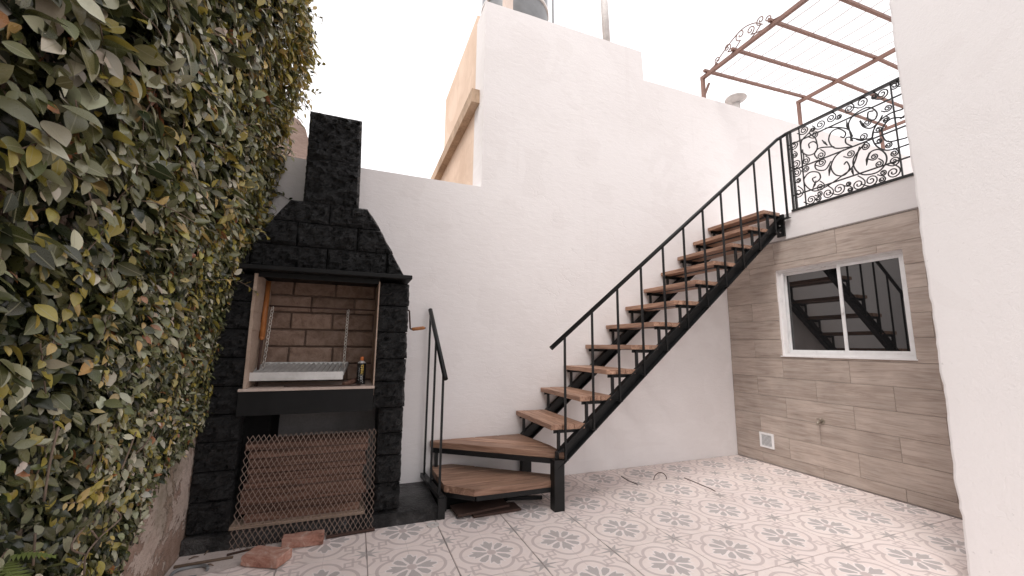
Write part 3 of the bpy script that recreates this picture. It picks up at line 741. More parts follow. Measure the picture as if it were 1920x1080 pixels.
# plinth
mb = MB(); n_ = 30
pl = [(-.925 + 1.595*k/n_, 3.232 + .006*fbm(k*.7, 1, 2)) for k in range(n_+1)] + [(.672, 3.852), (-.925, 3.852)]
mb.prism(pl, 0, .092).build('plinth', MT['plinth'], bb)
# inner structure
MB().box(-.695, .205, 3.80, BY, .093, 1.0).build('back_panel', MT['grey_panel'], bb)
MB().box(-.692, -.53, 3.42, 3.80, .093, .93).build('side_panel', MT['dull_black'], bb)
MB().box(-.692, .157, 3.262, BY, .935, .985).build('hearth_slab', MT['liner'], bb)
MB().box(-.715, .16, 3.245, 3.80, .986, 1.003).build('hearth_ledge', MT['ledge_c'], bb)
MB().box(-.712, .155, 3.250, 3.262, .825, .984).box(-.705, .148, 3.262, 3.28, .827, .835).build('apron', MT['blackflat'], bb)
mb = MB(); 
for k in range(12):
    z0, z1 = 1.004 + .8*k/12, 1.004 + .8*(k+1)/12; w = -.672 + .006*fbm(k*.9, 3, 1)
    mb.box(-.692, w, 3.262 + .006*fbm(k*1.3, 8, 0), 3.80, z0, z1)
mb.build('firebox_side', MT['liner'], bb)
MB().box(.148, .157, 3.262, 3.80, 1.004, 1.80).build('firebox_side', MT['liner'], bb)
MB().box(-.692, .157, 3.825, BY, 1.004, 1.86).build('mortar_bed', MT['mortar'], bb)
for r in range(6):
    z0 = 1.006 + .142*r; x = -.69 - (.16 if r % 2 else .02)
    while x < .15:
        w = random.uniform(.315, .345); xa_, xb_ = max(x + .006, -.691), min(x + w - .006, .156)
        if xb_ - xa_ > .03: MB().box(xa_, xb_, 3.79 + random.uniform(-.006, .006), 3.828, z0 + .006, min(z0 + .134, 1.86)).build('firebrick', MT['firebrick'], bb, origin=((xa_+xb_)/2, 3.79, z0), bevel=.006)
        x += w
MB().box(-.692, .157, 3.30, BY, 1.862, 1.868).build('smoke_chamber', MT['dull_black'], bb)
MB().box(-.692, .157, 3.285, 3.30, 1.785, 1.822).build('lintel', MT['blackflat'], bb)
MB().box(-.925, .392, 3.185, BY, 1.824, 1.856).build('shelf', MT['blackflat'], bb, bevel=.004)
# hood courses
def he(z): return np.interp(z, [1.86, 2.04, 2.225, 2.40], [-.86, -.742, -.625, -.515]), np.interp(z, [1.86, 2.04, 2.225, 2.40], [.345, .243, .141, .028])
for (z0, z1, cuts) in ((1.858, 2.04, [-.744, -.239, .200]), (2.04, 2.226, [-.455, -.032]), (2.226, 2.395, [-.2435])):
    lb, rb = he(z0); lt, rt = he(z1); xs = [None] + cuts + [None]
    for k in range(len(xs) - 1):
        a0, a1 = (lb, lt) if xs[k] is None else (xs[k] + .005,)*2
        b0, b1 = (rb, rt) if xs[k+1] is None else (xs[k+1] - .005,)*2
        a1 = max(a1, lt); b1 = min(b1, rt); a0 = max(a0, lb); b0 = min(b0, rb)
        sd_ += 2.1; stone(a0, b0, a1, b1, z0 + .004, z1 - .004, 3.30, BY, sd_, .032)
MB().prism([(-.84, 1.862), (.325, 1.862), (.01, 2.385), (-.50, 2.385)], 3.335, BY - .01, axis=1).build('hood_core', MT['dull_black'], bb)
# chimney
for (z0, z1) in ((2.392, 2.757), (2.757, 3.138)):
    t0, t1 = (z0 - 2.39)/.75, (z1 - 2.39)/.75; sd_ += 3.3
    stone(-.435 - .006*t0, -.038 - .018*t0, -.435 - .006*t1, -.038 - .018*t1, z0 + .002, z1 - .002, 3.302, 3.72, sd_, .036)
# winch crank on the right pier
ck = empty('winch_crank', (.40, 3.4, 1.57)); tag(ck, 'cranked steel lifting handle with wooden grip on the barbecue pier', 'crank')
cy = 3.38; ca, cb, ce = onY(767, 582, cy), onY(769, 617, cy), onY(796, 615, cy)
MB().tube([(-.62, 3.48, 1.594), (.14, 3.48, 1.590)], .0065, 8).tube([(.36, cy, ca.z), (ca.x, cy, ca.z), (ca.x + .003, cy, ca.z - .006), (cb.x, cy, cb.z + .006), (cb.x + .004, cy, cb.z), (ce.x + .008, cy, ce.z)], .0065, 8).build('shaft', MT['rustplate'], ck)
MB().tube([(cb.x + .014, cy, cb.z), (cb.x + .024, cy, cb.z), (ce.x - .012, cy, ce.z), (ce.x, cy, ce.z)], [.010, .0145, .0145, .011], 10).build('grip', MT['handle'], ck)
# grill grate of V channels hung on two chains
gr = empty('grill_grate', (-.36, 3.5, 1.06)); tag(gr, 'galvanised sloping grill grate hung on chains inside the firebox', 'grill')
nsl = 17
def gx(u, v): return (-.688 + .615*u)*(1-v) + (-.652 + .605*u)*v
for k in range(nsl):
    u0, u1 = k/nsl, (k+.86)/nsl; um = (u0+u1)/2; vs = []
    for v, y, z in ((0, 3.36, 1.103), (1, 3.70, 1.160)):
        vs += [(gx(u0, v), y, z), (gx(um, v), y, z - .024), (gx(u1, v), y, z), (gx(u1, v), y, z + .003), (gx(um, v), y, z - .020), (gx(u0, v), y, z + .003)]
    MB().add(vs, [(0,1,7,6),(1,2,8,7),(2,3,9,8),(3,4,10,9),(4,5,11,10),(5,0,6,11),(5,4,1,0),(4,3,2,1),(6,7,10,11),(7,8,9,10)]).build('channel_slat', MT['galv'], gr)
MB().box(-.692, -.068, 3.325, 3.332, 1.050, 1.108).box(-.692, -.068, 3.332, 3.372, 1.050, 1.056).box(-.692, -.068, 3.366, 3.372, 1.056, 1.092).box(-.692, -.688, 3.332, 3.366, 1.056, 1.10).box(-.072, -.068, 3.332, 3.366, 1.056, 1.10).build('grease_trough', MT['galv'], gr)
MB().bar((-.655, 3.70, 1.150), (-.045, 3.70, 1.150), .012, .03).bar((-.690, 3.35, 1.09), (-.655, 3.70, 1.148), .012, .025).bar((-.070, 3.35, 1.09), (-.045, 3.70, 1.148), .012, .025).build('grate_frame', MT['galv'], gr)
def chain(p0, p1, n):
    mb = MB(); p0 = Vector(p0); p1 = Vector(p1); d = (p1-p0)/n; dn = d.normalized(); a = dn.orthogonal().normalized(); b = dn.cross(a)
    for k in range(n):
        c = p0 + d*(k+.5); s = a if k % 2 else b
        mb.tube([c + dn*math.cos(t)*d.length*.66 + s*math.sin(t)*.0105 for t in np.linspace(0, 2*PI, 9)[:-1]], .0032, 5, closed=True)
    return mb
chain((-.598, 3.48, 1.59), (-.628, 3.52, 1.128), 19).build('chain', MT['chain'], gr)
chain((-.066, 3.48, 1.588), (-.072, 3.52, 1.128), 19).build('chain', MT['chain'], gr)
# poker leaning in the corner
pk = empty('fire_poker', (-.645, 3.45, 1.0)); tag(pk, 'fire poker with long orange wooden handle leaning in the firebox corner', 'poker')
MB().tube([(-.652, 3.50, 1.36), (-.655, 3.56, 1.79)], [.020, .017], 12).tube([(-.652, 3.50, 1.362), (-.6518, 3.496, 1.335)], [.020, .011], 12).build('handle', MT['handle'], pk)
MB().tube([(-.652, 3.498, 1.345), (-.648, 3.44, 1.004)], .009, 8).build('rod', MT['rustplate'], pk)
# loose bits on the hearth
tag(MB().tube([(-.06, 3.36, 1.011), (.03, 3.47, 1.030), (.05, 3.50, 1.036)], [.016, .020, .013], 10).build('tool_handle', MT['plank']), 'short brown wooden tool handle lying beside the spray can', 'handle')
tag(MB().tube([(-.45, 3.30, 1.012), (-.15, 3.285, 1.009), (.06, 3.30, 1.0085)], .005, 6).build('skewer', MT['rustplate']), 'thin dark metal skewer lying along the hearth edge', 'skewer')
# spray can
cn = empty('spray_can', (.062, 3.42, 1.003)); tag(cn, 'black spray can with orange cap and yellow lettering on hearth', 'spray can')
CX, CY, CZ, RC = .062, 3.42, 1.003, .0335
MB().lathe([(RC-.003, 0), (RC, .004), (RC, .158), (RC-.004, .163)], (CX, CY, CZ), 28).build('body', MT['canblack'], cn)
MB().lathe([(RC-.003, .163), (RC-.004, .168), (.016, .180), (.014, .182)], (CX, CY, CZ), 24).build('shoulder', MT['galv'], cn)
MB().lathe([(.014, .182), (.0145, .205), (.011, .212), (.004, .213)], (CX, CY, CZ), 18).build('cap', MT['orange'], cn)
def can_text(txt, mat, h, z0, ang, width):
    cu = bpy.data.curves.new('print', 'FONT'); cu.body = txt; cu.size = 1.0; cu.resolution_u = 3
    o = bpy.data.objects.new('print', cu); COL.objects.link(o); dg = bpy.context.evaluated_depsgraph_get()
    me = bpy.data.meshes.new_from_object(o.evaluated_get(dg)); bpy.data.objects.remove(o)
    co = np.array([v.co[:] for v in me.vertices]); mn, mxx = co.min(0), co.max(0)
    for v in me.vertices:
        s = (v.co.x - mn[0])/(mxx[0]-mn[0])*width; t = (v.co.y - mn[1])/(mxx[1]-mn[1])*h
        a = ang - (t - h/2)/RC             # text reads upward, letter tops to the left
        v.co = Vector((CX + (RC+.0006)*math.cos(a), CY + (RC+.0006)*math.sin(a), CZ + z0 + s))
    ob = bpy.data.objects.new('print', me); COL.objects.link(ob); me.materials.append(mat); setp(ob, cn)
AF = -PI/2 + .12
can_text('mata', MT['yellowprint'], .023, .078, AF, .075); can_text('LUBRI', MT['whiteprint'], .020, .012, AF, .062)
can_text('lubricante multiuso', MT['whiteprint'], .005, .03, AF - .62, .10)

# ================================================================== LOWER OPENING: planks, mesh, bricks
ORD = ['first', 'second', 'third', 'fourth', 'fifth', 'sixth', 'seventh', 'eighth', 'ninth']
stk = 'planks stacked in the lower opening'
zz = .094
bo = MB().box(-.42, .42, -.13, .13, -.010, .010).build('pale_board', MT['pale_board'], bevel=.002); bo.location = (-.275, 3.41, zz + .011); bo.rotation_euler = (0, 0, math.radians(-1.0))
tag(bo, 'pale wooden board lying under the stack of dark planks', 'board'); zz += .022
hts = [.058, .048, .06, .05, .045, .055, .04, .06, .05, .046]
for k, h in enumerate(hts):
    x0 = -.645 + random.uniform(-.01, .04); x1 = .135 + random.uniform(-.03, .012); yf = 3.318 + random.uniform(-.018, .022)
    o = MB().box(-(x1-x0)/2, (x1-x0)/2, 0, .22, 0, h - .005).build('stacked_plank', MT['plank'], bevel=.004)
    o.location = ((x0+x1)/2, yf, zz); o.rotation_euler = (0, 0, math.radians(random.uniform(-.6, .6))); zz += h
    tag(o, 'rough red-brown plank behind the mesh, ' + ('topmost of the stack' if k == len(hts) - 1 else ORD[k] + ' above the pale board'), 'plank', stk)
# expanded metal
mb = MB(); nxm, nzm = 25, 26; Wm, Hm = .855, .685
dx, dz = Wm/nxm, Hm/nzm*1.0
def mp(u, v):   # panel coordinates -> leaning panel
    t = v / Hm
    return Vector((-.668 + u + .034*t*(1 - u/Wm) - .012*t*(u/Wm), 3.206 + .050*t + .006*math.sin(u*7), .006 + v + .012*u*(-1)*(1-t) + .012*fbm(u*3, v*3, 2)))
for i in range(nxm + 1):
    pts = []; 
    for j in range(nzm + 1):
        pts.append((i*dx + (dx*.46 if j % 2 else 0), j*dz))
    pts2 = [(i*dx - (dx*.46 if j % 2 else 0), j*dz) for j in range(nzm + 1)]
    for P_ in (pts, pts2):
        P_ = [p for p in P_ if -.001 <= p[0] <= Wm + .02]
        for a, b in zip(P_[:-1], P_[1:]):
            if abs(b[1]-a[1]) < dz*1.2: mb.bar(mp(*a), mp(*b), .0030, .0022, up=(0, 1, 0))
ms = mb.build('mesh_screen', MT['rusty']); tag(ms, 'rusty expanded metal mesh panel leaning over the lower opening', 'mesh panel')
tag(MB().bar((-.10, 3.19, .010), (.215, 3.205, .012), .028, .016).build('rusty_bar', MT['rustplate'], bevel=.003), 'flat rusty iron bar lying along the foot of the mesh', 'bar')
def brick(name, loc, size, rz, seed, label, tilt=(0, 0)):
    bm = bmesh.new(); bmesh.ops.create_cube(bm, size=1); bmesh.ops.scale(bm, vec=size, verts=bm.verts)
    bmesh.ops.bevel(bm, geom=bm.edges[:], offset=.0035, segments=1, affect='EDGES'); bmesh.ops.subdivide_edges(bm, edges=[e for e in bm.edges if e.calc_length() > .02], cuts=5, use_grid_fill=True)
    for v in bm.verts: v.co += v.normal * .0035 * fbm(v.co.x*45 + seed, v.co.y*45, v.co.z*45, 3)
    me = bpy.data.meshes.new(name); bm.to_mesh(me); bm.free(); me.materials.append(MT['redbrick'])
    o = bpy.data.objects.new(name, me); COL.objects.link(o); o.location = loc; o.rotation_euler = (tilt[0], tilt[1], rz); return tag(o, label, 'brick')
brick('loose_brick', (-.415, 2.985, .033), (.235, .135, .058), math.radians(-28), 3, 'chipped mortar-smeared red brick lying askew on the tiles')
brick('loose_brick', (-.235, 3.145, .036), (.245, .075, .066), math.radians(-3), 9, 'clean-edged red brick lying lengthwise before the mesh')

# ================================================================== SMALL THINGS ON THE FLOOR
mb = MB(); n_ = 28; vs = []
for r_, z_ in ((.045, .001), (.045, .006), (.016, .006), (.016, .001)): vs += [(.620 + r_*math.cos(2*PI*k/n_), 3.15 + r_*math.sin(2*PI*k/n_), z_) for k in range(n_)]
mb.add(vs, [(l*n_+k, l*n_+(k+1) % n_, ((l+1) % 4)*n_+(k+1) % n_, ((l+1) % 4)*n_+k) for l in range(4) for k in range(n_)])
tag(mb.build('washer_ring', MT['pipe']), 'flat grey ring lying on the tiles by the plinth', 'ring')
p0, p1 = onZ(1226, 901), onZ(1250, 899); m_ = (p0 + p1)/2; hv = (p1 - p0)/2
tag(MB().tube([m_ + hv*math.cos(t) + Vector((0, 0, .004 + .066*math.sin(t))) for t in np.linspace(PI, 0, 15)], .0042, 6).build('wire_hoop', MT['rustplate']), 'small dark wire hoop standing up from the floor tiles', 'hoop')
for pts, lab in (([(1165, 893), (1178, 901), (1195, 908)], 'short dark wire lying on the tiles near the stair post'), ([(1283, 896), (1310, 907), (1334, 917), (1341, 921)], 'bent dark wire lying on the tiles beyond the hoop')):
    tag(MB().tube([onZ(*p, .004) for p in pts], .004, 6).build('floor_wire', MT['rustplate']), lab, 'wire')
tag(MB().bar((-.905, 3.085, .012), (-.615, 3.105, .010), .016, .012).build('wood_strip', MT['stick'], bevel=.002), 'thin wooden strip lying on the cement by the old wall', 'strip')
tag(MB().bar((-.66, 3.15, .008), (-.46, 3.20, .009), .018, .009).build('wood_chip', MT['rustplate'], bevel=.002), 'dark splinter of wood at the foot of the mesh', 'splinter')
tag(MB().tube([(-.80 + .085*math.cos(t), 2.985 + .07*math.sin(t), .012 + .004*math.sin(3*t)) for t in np.linspace(0, 1.7*PI, 26)], .009, 8).build('hose_coil', MT['tank']), 'dark curl of hose lying at the foot of the old wall', 'hose')
for k, (x, y, a) in enumerate(((-.86, 3.17, .4), (-.79, 3.20, 1.3), (-.74, 3.06, -.5), (-.57, 3.17, .2))):
    l_ = .05 + .02*(k % 2)
    tag(MB().tube([(x, y, .007), (x + l_*math.cos(a)*.5, y + l_*math.sin(a)*.5, .014), (x + l_*math.cos(a), y + l_*math.sin(a), .007)], [.003, .005, .002], 5).build('dry_twig', MT['stick']),
        ['dry curled twig lying against the old wall', 'dry twig at the foot of the barbecue pier', 'dry twig lying beside the thin wooden strip', 'dry twig lying next to the dark wood splinter'][k], 'twig', 'dry twigs on the cement')
# rusty plates and bar under the first step
for k, (x, y, z, sx, sy, rz, lab) in enumerate(((1.02, 3.29, .035, .44, .20, .10, 'upper flaking rusty plate under the lowest step'), (1.13, 3.24, .012, .40, .16, .03, 'lower dark rusty plate lying on the tiles under the step'))):
    o = MB().box(-sx/2, sx/2, -sy/2, sy/2, -.009, .009).build('rusty_plate', MT['rustplate'], bevel=.003); o.location = (x, y, z); o.rotation_euler = (.03*(k == 0), -.02*(k == 0), rz); tag(o, lab, 'plate')
tag(MB().bar((1.20, 3.45, .015), (1.60, 3.345, .015), .03, .03).build('steel_bar', MT['black'], bevel=.003), 'black square steel bar lying under the steps by the post', 'bar')

# ================================================================== CLIMBING FIG on the left wall
iv = empty('climbing_fig', (XL, 2.2, 0)); tag(iv, 'dense climbing fig with green, yellow and sheen-painted sage leaves covering the wall', 'climbing plant')
ZK = [0, 1.2, 1.4, 1.6, 1.85, 2.1, 2.6, 2.8, 3.05, 3.4, 3.8, 4.3, 5.6]
TK = [.05, .055, .06, .085, .15, .20, .19, .21, .27, .36, .39, .33, .30]
def thick(Y, z):
    n = np.array([noise.noise(Vector((y_*2.3, z_*2.3, 5))) for y_, z_ in zip(Y, z)])
    far = np.interp(z, ZK, TK); near = np.interp(z, [0, .9, 1.6, 2.2, 5.6], [.04, .07, .13, .20, .30])
    w = np.clip((Y - 2.2) / 1.0, 0, 1)
    return (far*w + near*(1-w)) * (1 + .30*n)
def zmin(Y): return np.interp(Y, [2.10, 2.20, 2.30, 2.40, 2.52, 2.65, 2.85, 3.10, 3.30, 3.9], [0, .12, .27, .40, .52, .62, .69, .74, .92, 1.15])
def leaf_block(pos, tip, nrm, ln, wd, curl, st=6):
    """all leaves at once: a stalk end, rows of left edge / midrib / right edge, and a tip"""
    LEAF_T = np.array([0, .12, .34, .60, .84, 1.0]) if st == 6 else np.array([0, .05, .14, .26, .40, .55, .70, .83, .93, 1.0])
    LEAF_W = np.sin(np.pi*LEAF_T**.85)**.92; LEAF_W[0] = LEAF_W[-1] = 0
    m = len(LEAF_T); ids = [(0, 0)] + [(a, s) for a in range(1, m - 1) for s in (-1, 0, 1)] + [(m - 1, 0)]
    F = [(0, 2, 1, -1), (0, 3, 2, -1)]
    for a in range(m - 3):
        o = 1 + 3*a; F += [(o, o+1, o+4, o+3), (o+1, o+2, o+5, o+4)]
    o = 1 + 3*(m - 3); F += [(o, o+1, o+3, -1), (o+1, o+2, o+3, -1)]
    n = len(pos); side = np.cross(tip, nrm); side /= np.linalg.norm(side, axis=1, keepdims=True) + 1e-9
    V = np.zeros((n, len(ids), 3))
    for k, (a, s) in enumerate(ids):
        t = LEAF_T[a]; w = LEAF_W[a]*s*.5
        V[:, k] = pos + tip*(ln*t)[:, None] + side*(wd*w)[:, None] + nrm*((-curl*t*t + .16*abs(s)*LEAF_W[a]*wd/ln)*ln)[:, None]
    return V, F
def sample(n, y0, y1, z0, z1): return RNG.uniform(y0, y1, n), RNG.uniform(z0, z1, n)
PAL = np.array([(.030,.037,.016), (.090,.095,.034), (.170,.172,.074), (.35,.345,.225), (.36,.295,.06), (.50,.36,.13), (.36,.15,.065), (.58,.54,.42)])  # sage tone: sky reflection painted into the leaf colour
def make_leaves(Y, z, frac, size, depthk):
    n = len(Y); th = thick(Y, z); off = th*depthk
    pos = np.stack([XL + .004 + off, Y, z], 1)
    ox = np.interp(z, [.6, 1.6], [.12, .45])
    tip = np.stack([RNG.normal(.0, .42, n) + ox, RNG.normal(.0, .55, n), RNG.normal(-.75, .5, n)], 1); tip /= np.linalg.norm(tip, axis=1, keepdims=True)
    nr = np.stack([RNG.normal(.9, .45, n), RNG.normal(-.15, .5, n), RNG.normal(.55, .45, n)], 1)
    nr -= tip*(nr*tip).sum(1, keepdims=True); nr /= np.linalg.norm(nr, axis=1, keepdims=True)
    ln = size*np.clip(RNG.lognormal(0, .28, n), .5, 1.5); wd = ln*RNG.uniform(.42, .62, n); cu = RNG.uniform(-.05, .22, n)
    yel = np.clip((z - 2.2)/1.2, 0, 1)*np.clip((Y - 2.5)/.8, 0, 1)
    cl = np.array([noise.noise(Vector((a*3.1, b*3.1, 17))) for a, b in zip(Y, z)])
    r = RNG.uniform(0, 1, n) + .20*cl
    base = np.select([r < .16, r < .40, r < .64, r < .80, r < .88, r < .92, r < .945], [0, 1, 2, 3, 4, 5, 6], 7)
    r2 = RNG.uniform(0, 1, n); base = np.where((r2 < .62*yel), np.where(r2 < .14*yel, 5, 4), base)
    base = np.where(frac < .45, np.where(RNG.uniform(0, 1, n) < .8, 0, 1), base)  # inner leaves get the darkest tones: shade between leaves put into colour
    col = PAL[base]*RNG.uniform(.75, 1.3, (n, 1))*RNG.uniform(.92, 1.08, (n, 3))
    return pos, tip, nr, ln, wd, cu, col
parts = []
def batch(n, y0, y1, z0, z1, dlo, dhi, szf):
    Y, z = sample(n, y0, y1, z0, z1)
    jit = .10*np.array([noise.noise(Vector((a*6, b*6, 2))) for a, b in zip(Y, z)])
    keep = z > zmin(Y) + jit
    if dlo > .4: keep &= np.array([noise.noise(Vector((a*4.2, b*4.2, 31))) for a, b in zip(Y, z)]) > RNG.uniform(-.75, -.05, n)
    Y, z = Y[keep], z[keep]
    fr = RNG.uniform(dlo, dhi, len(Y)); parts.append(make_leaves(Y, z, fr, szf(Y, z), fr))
small = lambda Y, z: np.interp(z, [0, 1.1, 1.9, 2.6], [.034, .037, .054, .066])*np.interp(Y, [1.3, 2.3, 3.3], [1.06, 1.02, .86])
batch(17000, 1.2, 3.84, 0, 5.3, .0, .5, lambda Y, z: small(Y, z)*1.25)          # inner mat, coloured dark to stand for shaded gaps
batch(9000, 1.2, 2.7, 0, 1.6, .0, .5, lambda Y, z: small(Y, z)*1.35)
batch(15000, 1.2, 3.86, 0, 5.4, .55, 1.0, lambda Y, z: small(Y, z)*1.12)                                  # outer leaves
batch(9000, 2.0, 3.86, .3, 2.1, .5, 1.1, lambda Y, z: small(Y, z)*.78)            # small juvenile leaves low and far
batch(2600, 2.9, 3.95, 2.6, 5.3, .7, 1.08, small)                                 # bushy head
batch(6000, -1.1, 1.2, 0, 5.4, .1, 1.0, lambda Y, z: small(Y, z)*1.2)             # beside and behind the camera
# shoots that stick out
shoots = []
def shoot(p, d, n, step, size, droop):
    p = Vector(p); d = Vector(d).normalized(); pts = [p.copy()]; pos = []; tip = []
    for k in range(n):
        d = (d + Vector((random.uniform(-.18, .18), random.uniform(-.18, .18), random.uniform(-.18, .18) - droop))).normalized(); p = p + d*step; pts.append(p.copy())
        s = d.orthogonal().normalized(); s.rotate(Matrix.Rotation(random.uniform(0, 2*PI), 3, d)); pos.append(p.copy()); tip.append((d*.5 + s*.9).normalized())
    shoots.append(pts); n = len(pos); pos = np.array(pos); tip = np.array(tip)
    nr = np.stack([RNG.normal(.6, .4, n), RNG.normal(-.3, .4, n), RNG.normal(.7, .4, n)], 1); nr -= tip*(nr*tip).sum(1, keepdims=True); nr /= np.linalg.norm(nr, axis=1, keepdims=True)
    ln = size*RNG.uniform(.7, 1.2, n); col = PAL[RNG.choice([1, 2, 3, 4, 4, 5], n)]*RNG.uniform(.8, 1.25, (n, 1))
    parts.append((pos, tip, nr, ln, ln*.58, RNG.uniform(0, .15, n), col))
for k in range(46):
    Y = random.uniform(1.5, 3.8); z = random.uniform(1.6, 4.6); t = thick(np.array([Y]), np.array([z]))[0]
    shoot((XL + t*.85, Y, z), (1, random.uniform(-.6, .5), random.uniform(-.3, .8)), random.randint(4, 7), .032, .05, .06)
for px, yy in (((548, 95), 3.6), ((552, 60), 3.55), ((545, 150), 3.6), ((530, 250), 3.7), ((512, 285), 3.75)):
    a = onY(px[0] - 25, px[1], yy); shoot(a, (1, .1, .15), 6, .03, .045, .08)
def runner(Y, z, ang, n, step, size):
    ys, zs_ = [Y], [z]
    for k in range(n): ang += random.uniform(-.35, .35); ys.append(ys[-1] + step*math.cos(ang)); zs_.append(zs_[-1] + step*math.sin(ang))
    ys, zs_ = np.array(ys), np.array(zs_); ok = (zs_ > zmin(ys) + .05) & (ys < 3.84) & (zs_ > .05)
    if ok.sum() < 4: return
    ys, zs_ = ys[ok], zs_[ok]; th = thick(ys, zs_)
    P_ = np.stack([XL + th*.98 + .012, ys, zs_], 1); shoots.append([Vector(p) for p in P_]); n = len(P_)
    d = np.gradient(P_, axis=0); d /= np.linalg.norm(d, axis=1, keepdims=True) + 1e-9
    sd2 = np.cross(d, np.array([1., 0, 0])); sd2 /= np.linalg.norm(sd2, axis=1, keepdims=True) + 1e-9
    sg = np.where(np.arange(n) % 2, 1., -1.)[:, None]
    tip = d*.75 + sd2*sg*.8 + np.array([.35, 0, -.35]) + RNG.normal(0, .16, (n, 3)); tip /= np.linalg.norm(tip, axis=1, keepdims=True)
    nr = np.array([.8, -.1, .6]) + RNG.normal(0, .28, (n, 3)); nr -= tip*(nr*tip).sum(1, keepdims=True); nr /= np.linalg.norm(nr, axis=1, keepdims=True)
    ln = size*np.linspace(1.15, .6, n)*RNG.uniform(.85, 1.15, n); kind = random.choice([[1, 2], [2, 3], [2, 3, 3], [3, 7], [4, 2], [4, 5], [1, 4], [2, 4, 3]])
    parts.append((P_, tip, nr, ln, ln*RNG.uniform(.46, .6, n), RNG.uniform(0, .2, n), PAL[RNG.choice(kind, n)]*RNG.uniform(.8, 1.2, (n, 1))))
for k in range(330):
    Y = random.uniform(1.25, 3.75); z = random.uniform(.3, 5.0); s0 = float(small(np.array([Y]), np.array([z]))[0])
    runner(Y, z, random.choice([-PI/2, -PI/2, 0, PI, PI/2]) + random.uniform(-.7, .7), random.randint(7, 13), s0*.55, s0*1.15)
def wall_sprig(pix, leafn, size):
    pts = [onY(x, y, YB - .012) for x, y in pix]; pts = [Vector(p) for p in catmull(pts, 5)]; shoots.append(pts)
    idx = np.linspace(1, len(pts) - 1, leafn).astype(int); pos = np.array([pts[i] for i in idx]); n = len(pos)
    tip = np.stack([RNG.normal(0, .6, n), RNG.normal(-.45, .2, n), RNG.normal(-.3, .7, n)], 1); tip /= np.linalg.norm(tip, axis=1, keepdims=True)
    nr = np.stack([RNG.normal(0, .4, n), RNG.normal(-.9, .2, n), RNG.normal(.4, .3, n)], 1); nr -= tip*(nr*tip).sum(1, keepdims=True); nr /= np.linalg.norm(nr, axis=1, keepdims=True)
    ln = size*RNG.uniform(.7, 1.2, n); parts.append((pos, tip, nr, ln, ln*.6, RNG.uniform(0, .1, n), PAL[RNG.choice([0, 1, 2], n)]*1.0))
wall_sprig([(478, 318), (500, 316), (532, 311)], 6, .045); wall_sprig([(480, 350), (505, 350), (520, 360), (541, 374)], 10, .042)
wall_sprig([(505, 350), (512, 362), (513, 372)], 4, .04); wall_sprig([(470, 360), (482, 372), (488, 378)], 4, .04); wall_sprig([(470, 385), (482, 400), (480, 415)], 6, .045); wall_sprig([(465, 415), (478, 425), (486, 440)], 6, .045)
A = [np.concatenate([p[k] for p in parts]) for k in range(7)]
pos, tip, nr, ln, wd, cu, colr = A
# the leaves that show largest become objects of their own
q = (pos - np.array([0, 0, CH])) @ CR; uu = 960 + FPX*q[:, 0]/q[:, 2]; vv = 540 + FPX*q[:, 1]/q[:, 2]
inside = (q[:, 2] > .3) & (uu > -10) & (uu < 620) & (vv > -10) & (vv < 1090)
outer = (pos[:, 0] - XL) > .72*thick(pos[:, 1], pos[:, 2])
score = np.where(inside & outer, ln/np.maximum(q[:, 2], .1), 0); big = np.argsort(-score)[:300]
rest = np.ones(len(pos), bool); rest[big] = False
V, F = leaf_block(pos[rest], tip[rest], nr[rest], ln[rest], wd[rest], cu[rest]); n = len(V)
flat = V.reshape(-1, 3); faces = []
for k in range(n):
    o = V.shape[1]*k
    for f in F: faces.append(tuple(o + i for i in f if i >= 0))
me = bpy.data.meshes.new('leaves'); me.from_pydata(flat.tolist(), [], faces); me.update()
at = me.color_attributes.new('Col', 'FLOAT_COLOR', 'POINT')
at.data.foreach_set('color', np.repeat(np.concatenate([colr[rest], np.ones((n, 1))], 1), V.shape[1], axis=0).astype(np.float32).ravel())
me.polygons.foreach_set('use_smooth', [True]*len(me.polygons)); me.materials.append(MT['leaves'])
lo = bpy.data.objects.new('leaves', me); COL.objects.link(lo); setp(lo, iv); lo['kind'] = 'stuff'
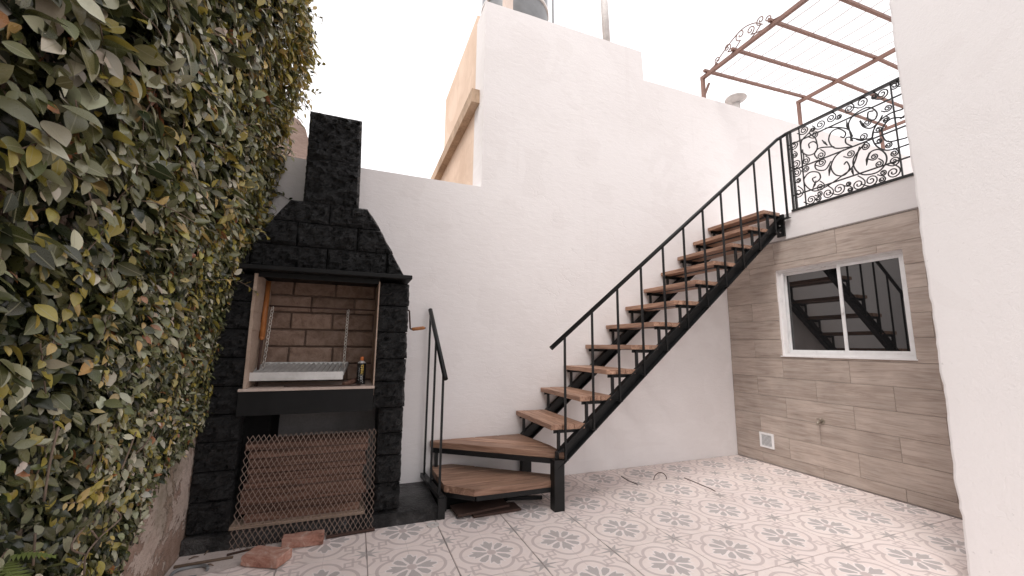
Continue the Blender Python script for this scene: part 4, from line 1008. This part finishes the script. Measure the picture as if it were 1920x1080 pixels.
# shared leaf shapes (unit length along x, normal z)
lm = []
for wv_, cv in ((.50, .02), (.56, .12), (.62, .2), (.58, -.04), (.66, .08)):
    V1, F1 = leaf_block(np.zeros((1, 3)), np.array([[1., 0, 0]]), np.array([[0, 0, 1.]]), np.array([1.]), np.array([wv_]), np.array([cv]), 10)
    m1 = bpy.data.meshes.new('leaf'); m1.from_pydata(V1[0].tolist(), [], [tuple(i for i in f if i >= 0) for f in F1]); m1.polygons.foreach_set('use_smooth', [True]*len(m1.polygons)); m1.materials.append(MT['leafobj']); lm.append(m1)
for k, i in enumerate(big):
    o = bpy.data.objects.new('leaf', lm[k % len(lm)]); COL.objects.link(o); o.color = (*colr[i], 1)
    t_ = Vector(tip[i]); n_ = Vector(nr[i]); b_ = n_.cross(t_)
    R3 = Matrix((t_, b_, n_)).transposed().to_4x4(); o.parent = iv
    o.matrix_parent_inverse = Matrix.Translation(-iv.location)
    o.matrix_basis = Matrix.Translation(Vector(pos[i])) @ R3 @ Matrix.Scale(float(ln[i]), 4)
# stems: main vines up the wall, bare hanging vines, and the shoots
mb = MB()
for k in range(16):
    Y = 1.3 + .165*k; z0 = float(zmin(np.array([Y]))[0]); pts = []; z = z0 + .12 if z0 > .02 else 0
    y_ = Y
    while z < 4.6:
        y_ += random.uniform(-.06, .06); pts.append((XL + .012 + .02*random.random(), min(y_, 3.83), z)); z += .22
    mb.tube(pts, [max(.003, .010*(1 - i/len(pts))) for i in range(len(pts))], 5)
for s_ in shoots: mb.tube(s_, .0022, 4)
for px in ([(215, 955), (226, 972), (190, 1005), (162, 1040), (158, 1078)], [(160, 1040), (135, 1030), (140, 1010), (158, 990)], [(183, 1010), (172, 995)], [(110, 800), (95, 860), (82, 940)], [(66, 1000), (62, 1060)], [(255, 810), (240, 850), (228, 880)], [(290, 800), (275, 830), (255, 850)]):
    mb.tube(catmull([onX(x, y, XL + .10) for x, y in px], 4), .0032, 5)
mb.build('vines', MT['stem'], iv)['kind'] = 'stuff'
# fern frond at the foot of the wall
base = onX(-4, 1050, XL + .05)
fr = empty('fern', base); tag(fr, 'light green fern tuft growing at the foot of the leafy wall', 'fern')
g_ = G('fern_green'); MT['fern'] = g_.fin((.17, .21, .06), .5)
for a, el in ((-.9, .1), (-.4, -.35), (.2, .25), (-.1, -.6)):
    d = Vector((math.cos(a)*.8, math.sin(a), el)).normalized(); mb = MB(); pts = [base + d*t*.11 + Vector((0, 0, -.05*t*t)) for t in np.linspace(0, 1, 12)]
    mb.tube(pts, .0016, 4); up = Vector((0, 0, 1)); s = d.cross(up).normalized()
    for i, p in enumerate(pts[1:], 1):
        l_ = .034*math.sin(PI*min(1, (i+1.5)/13))+.008
        for sg in (-1, 1):
            t2 = p + s*sg*l_ + d*.010; mb.add([p - d*.006, p + d*.007, t2 + Vector((0, 0, -.008))], [(0, 1, 2)])
    mb.build('frond', MT['fern'], fr)
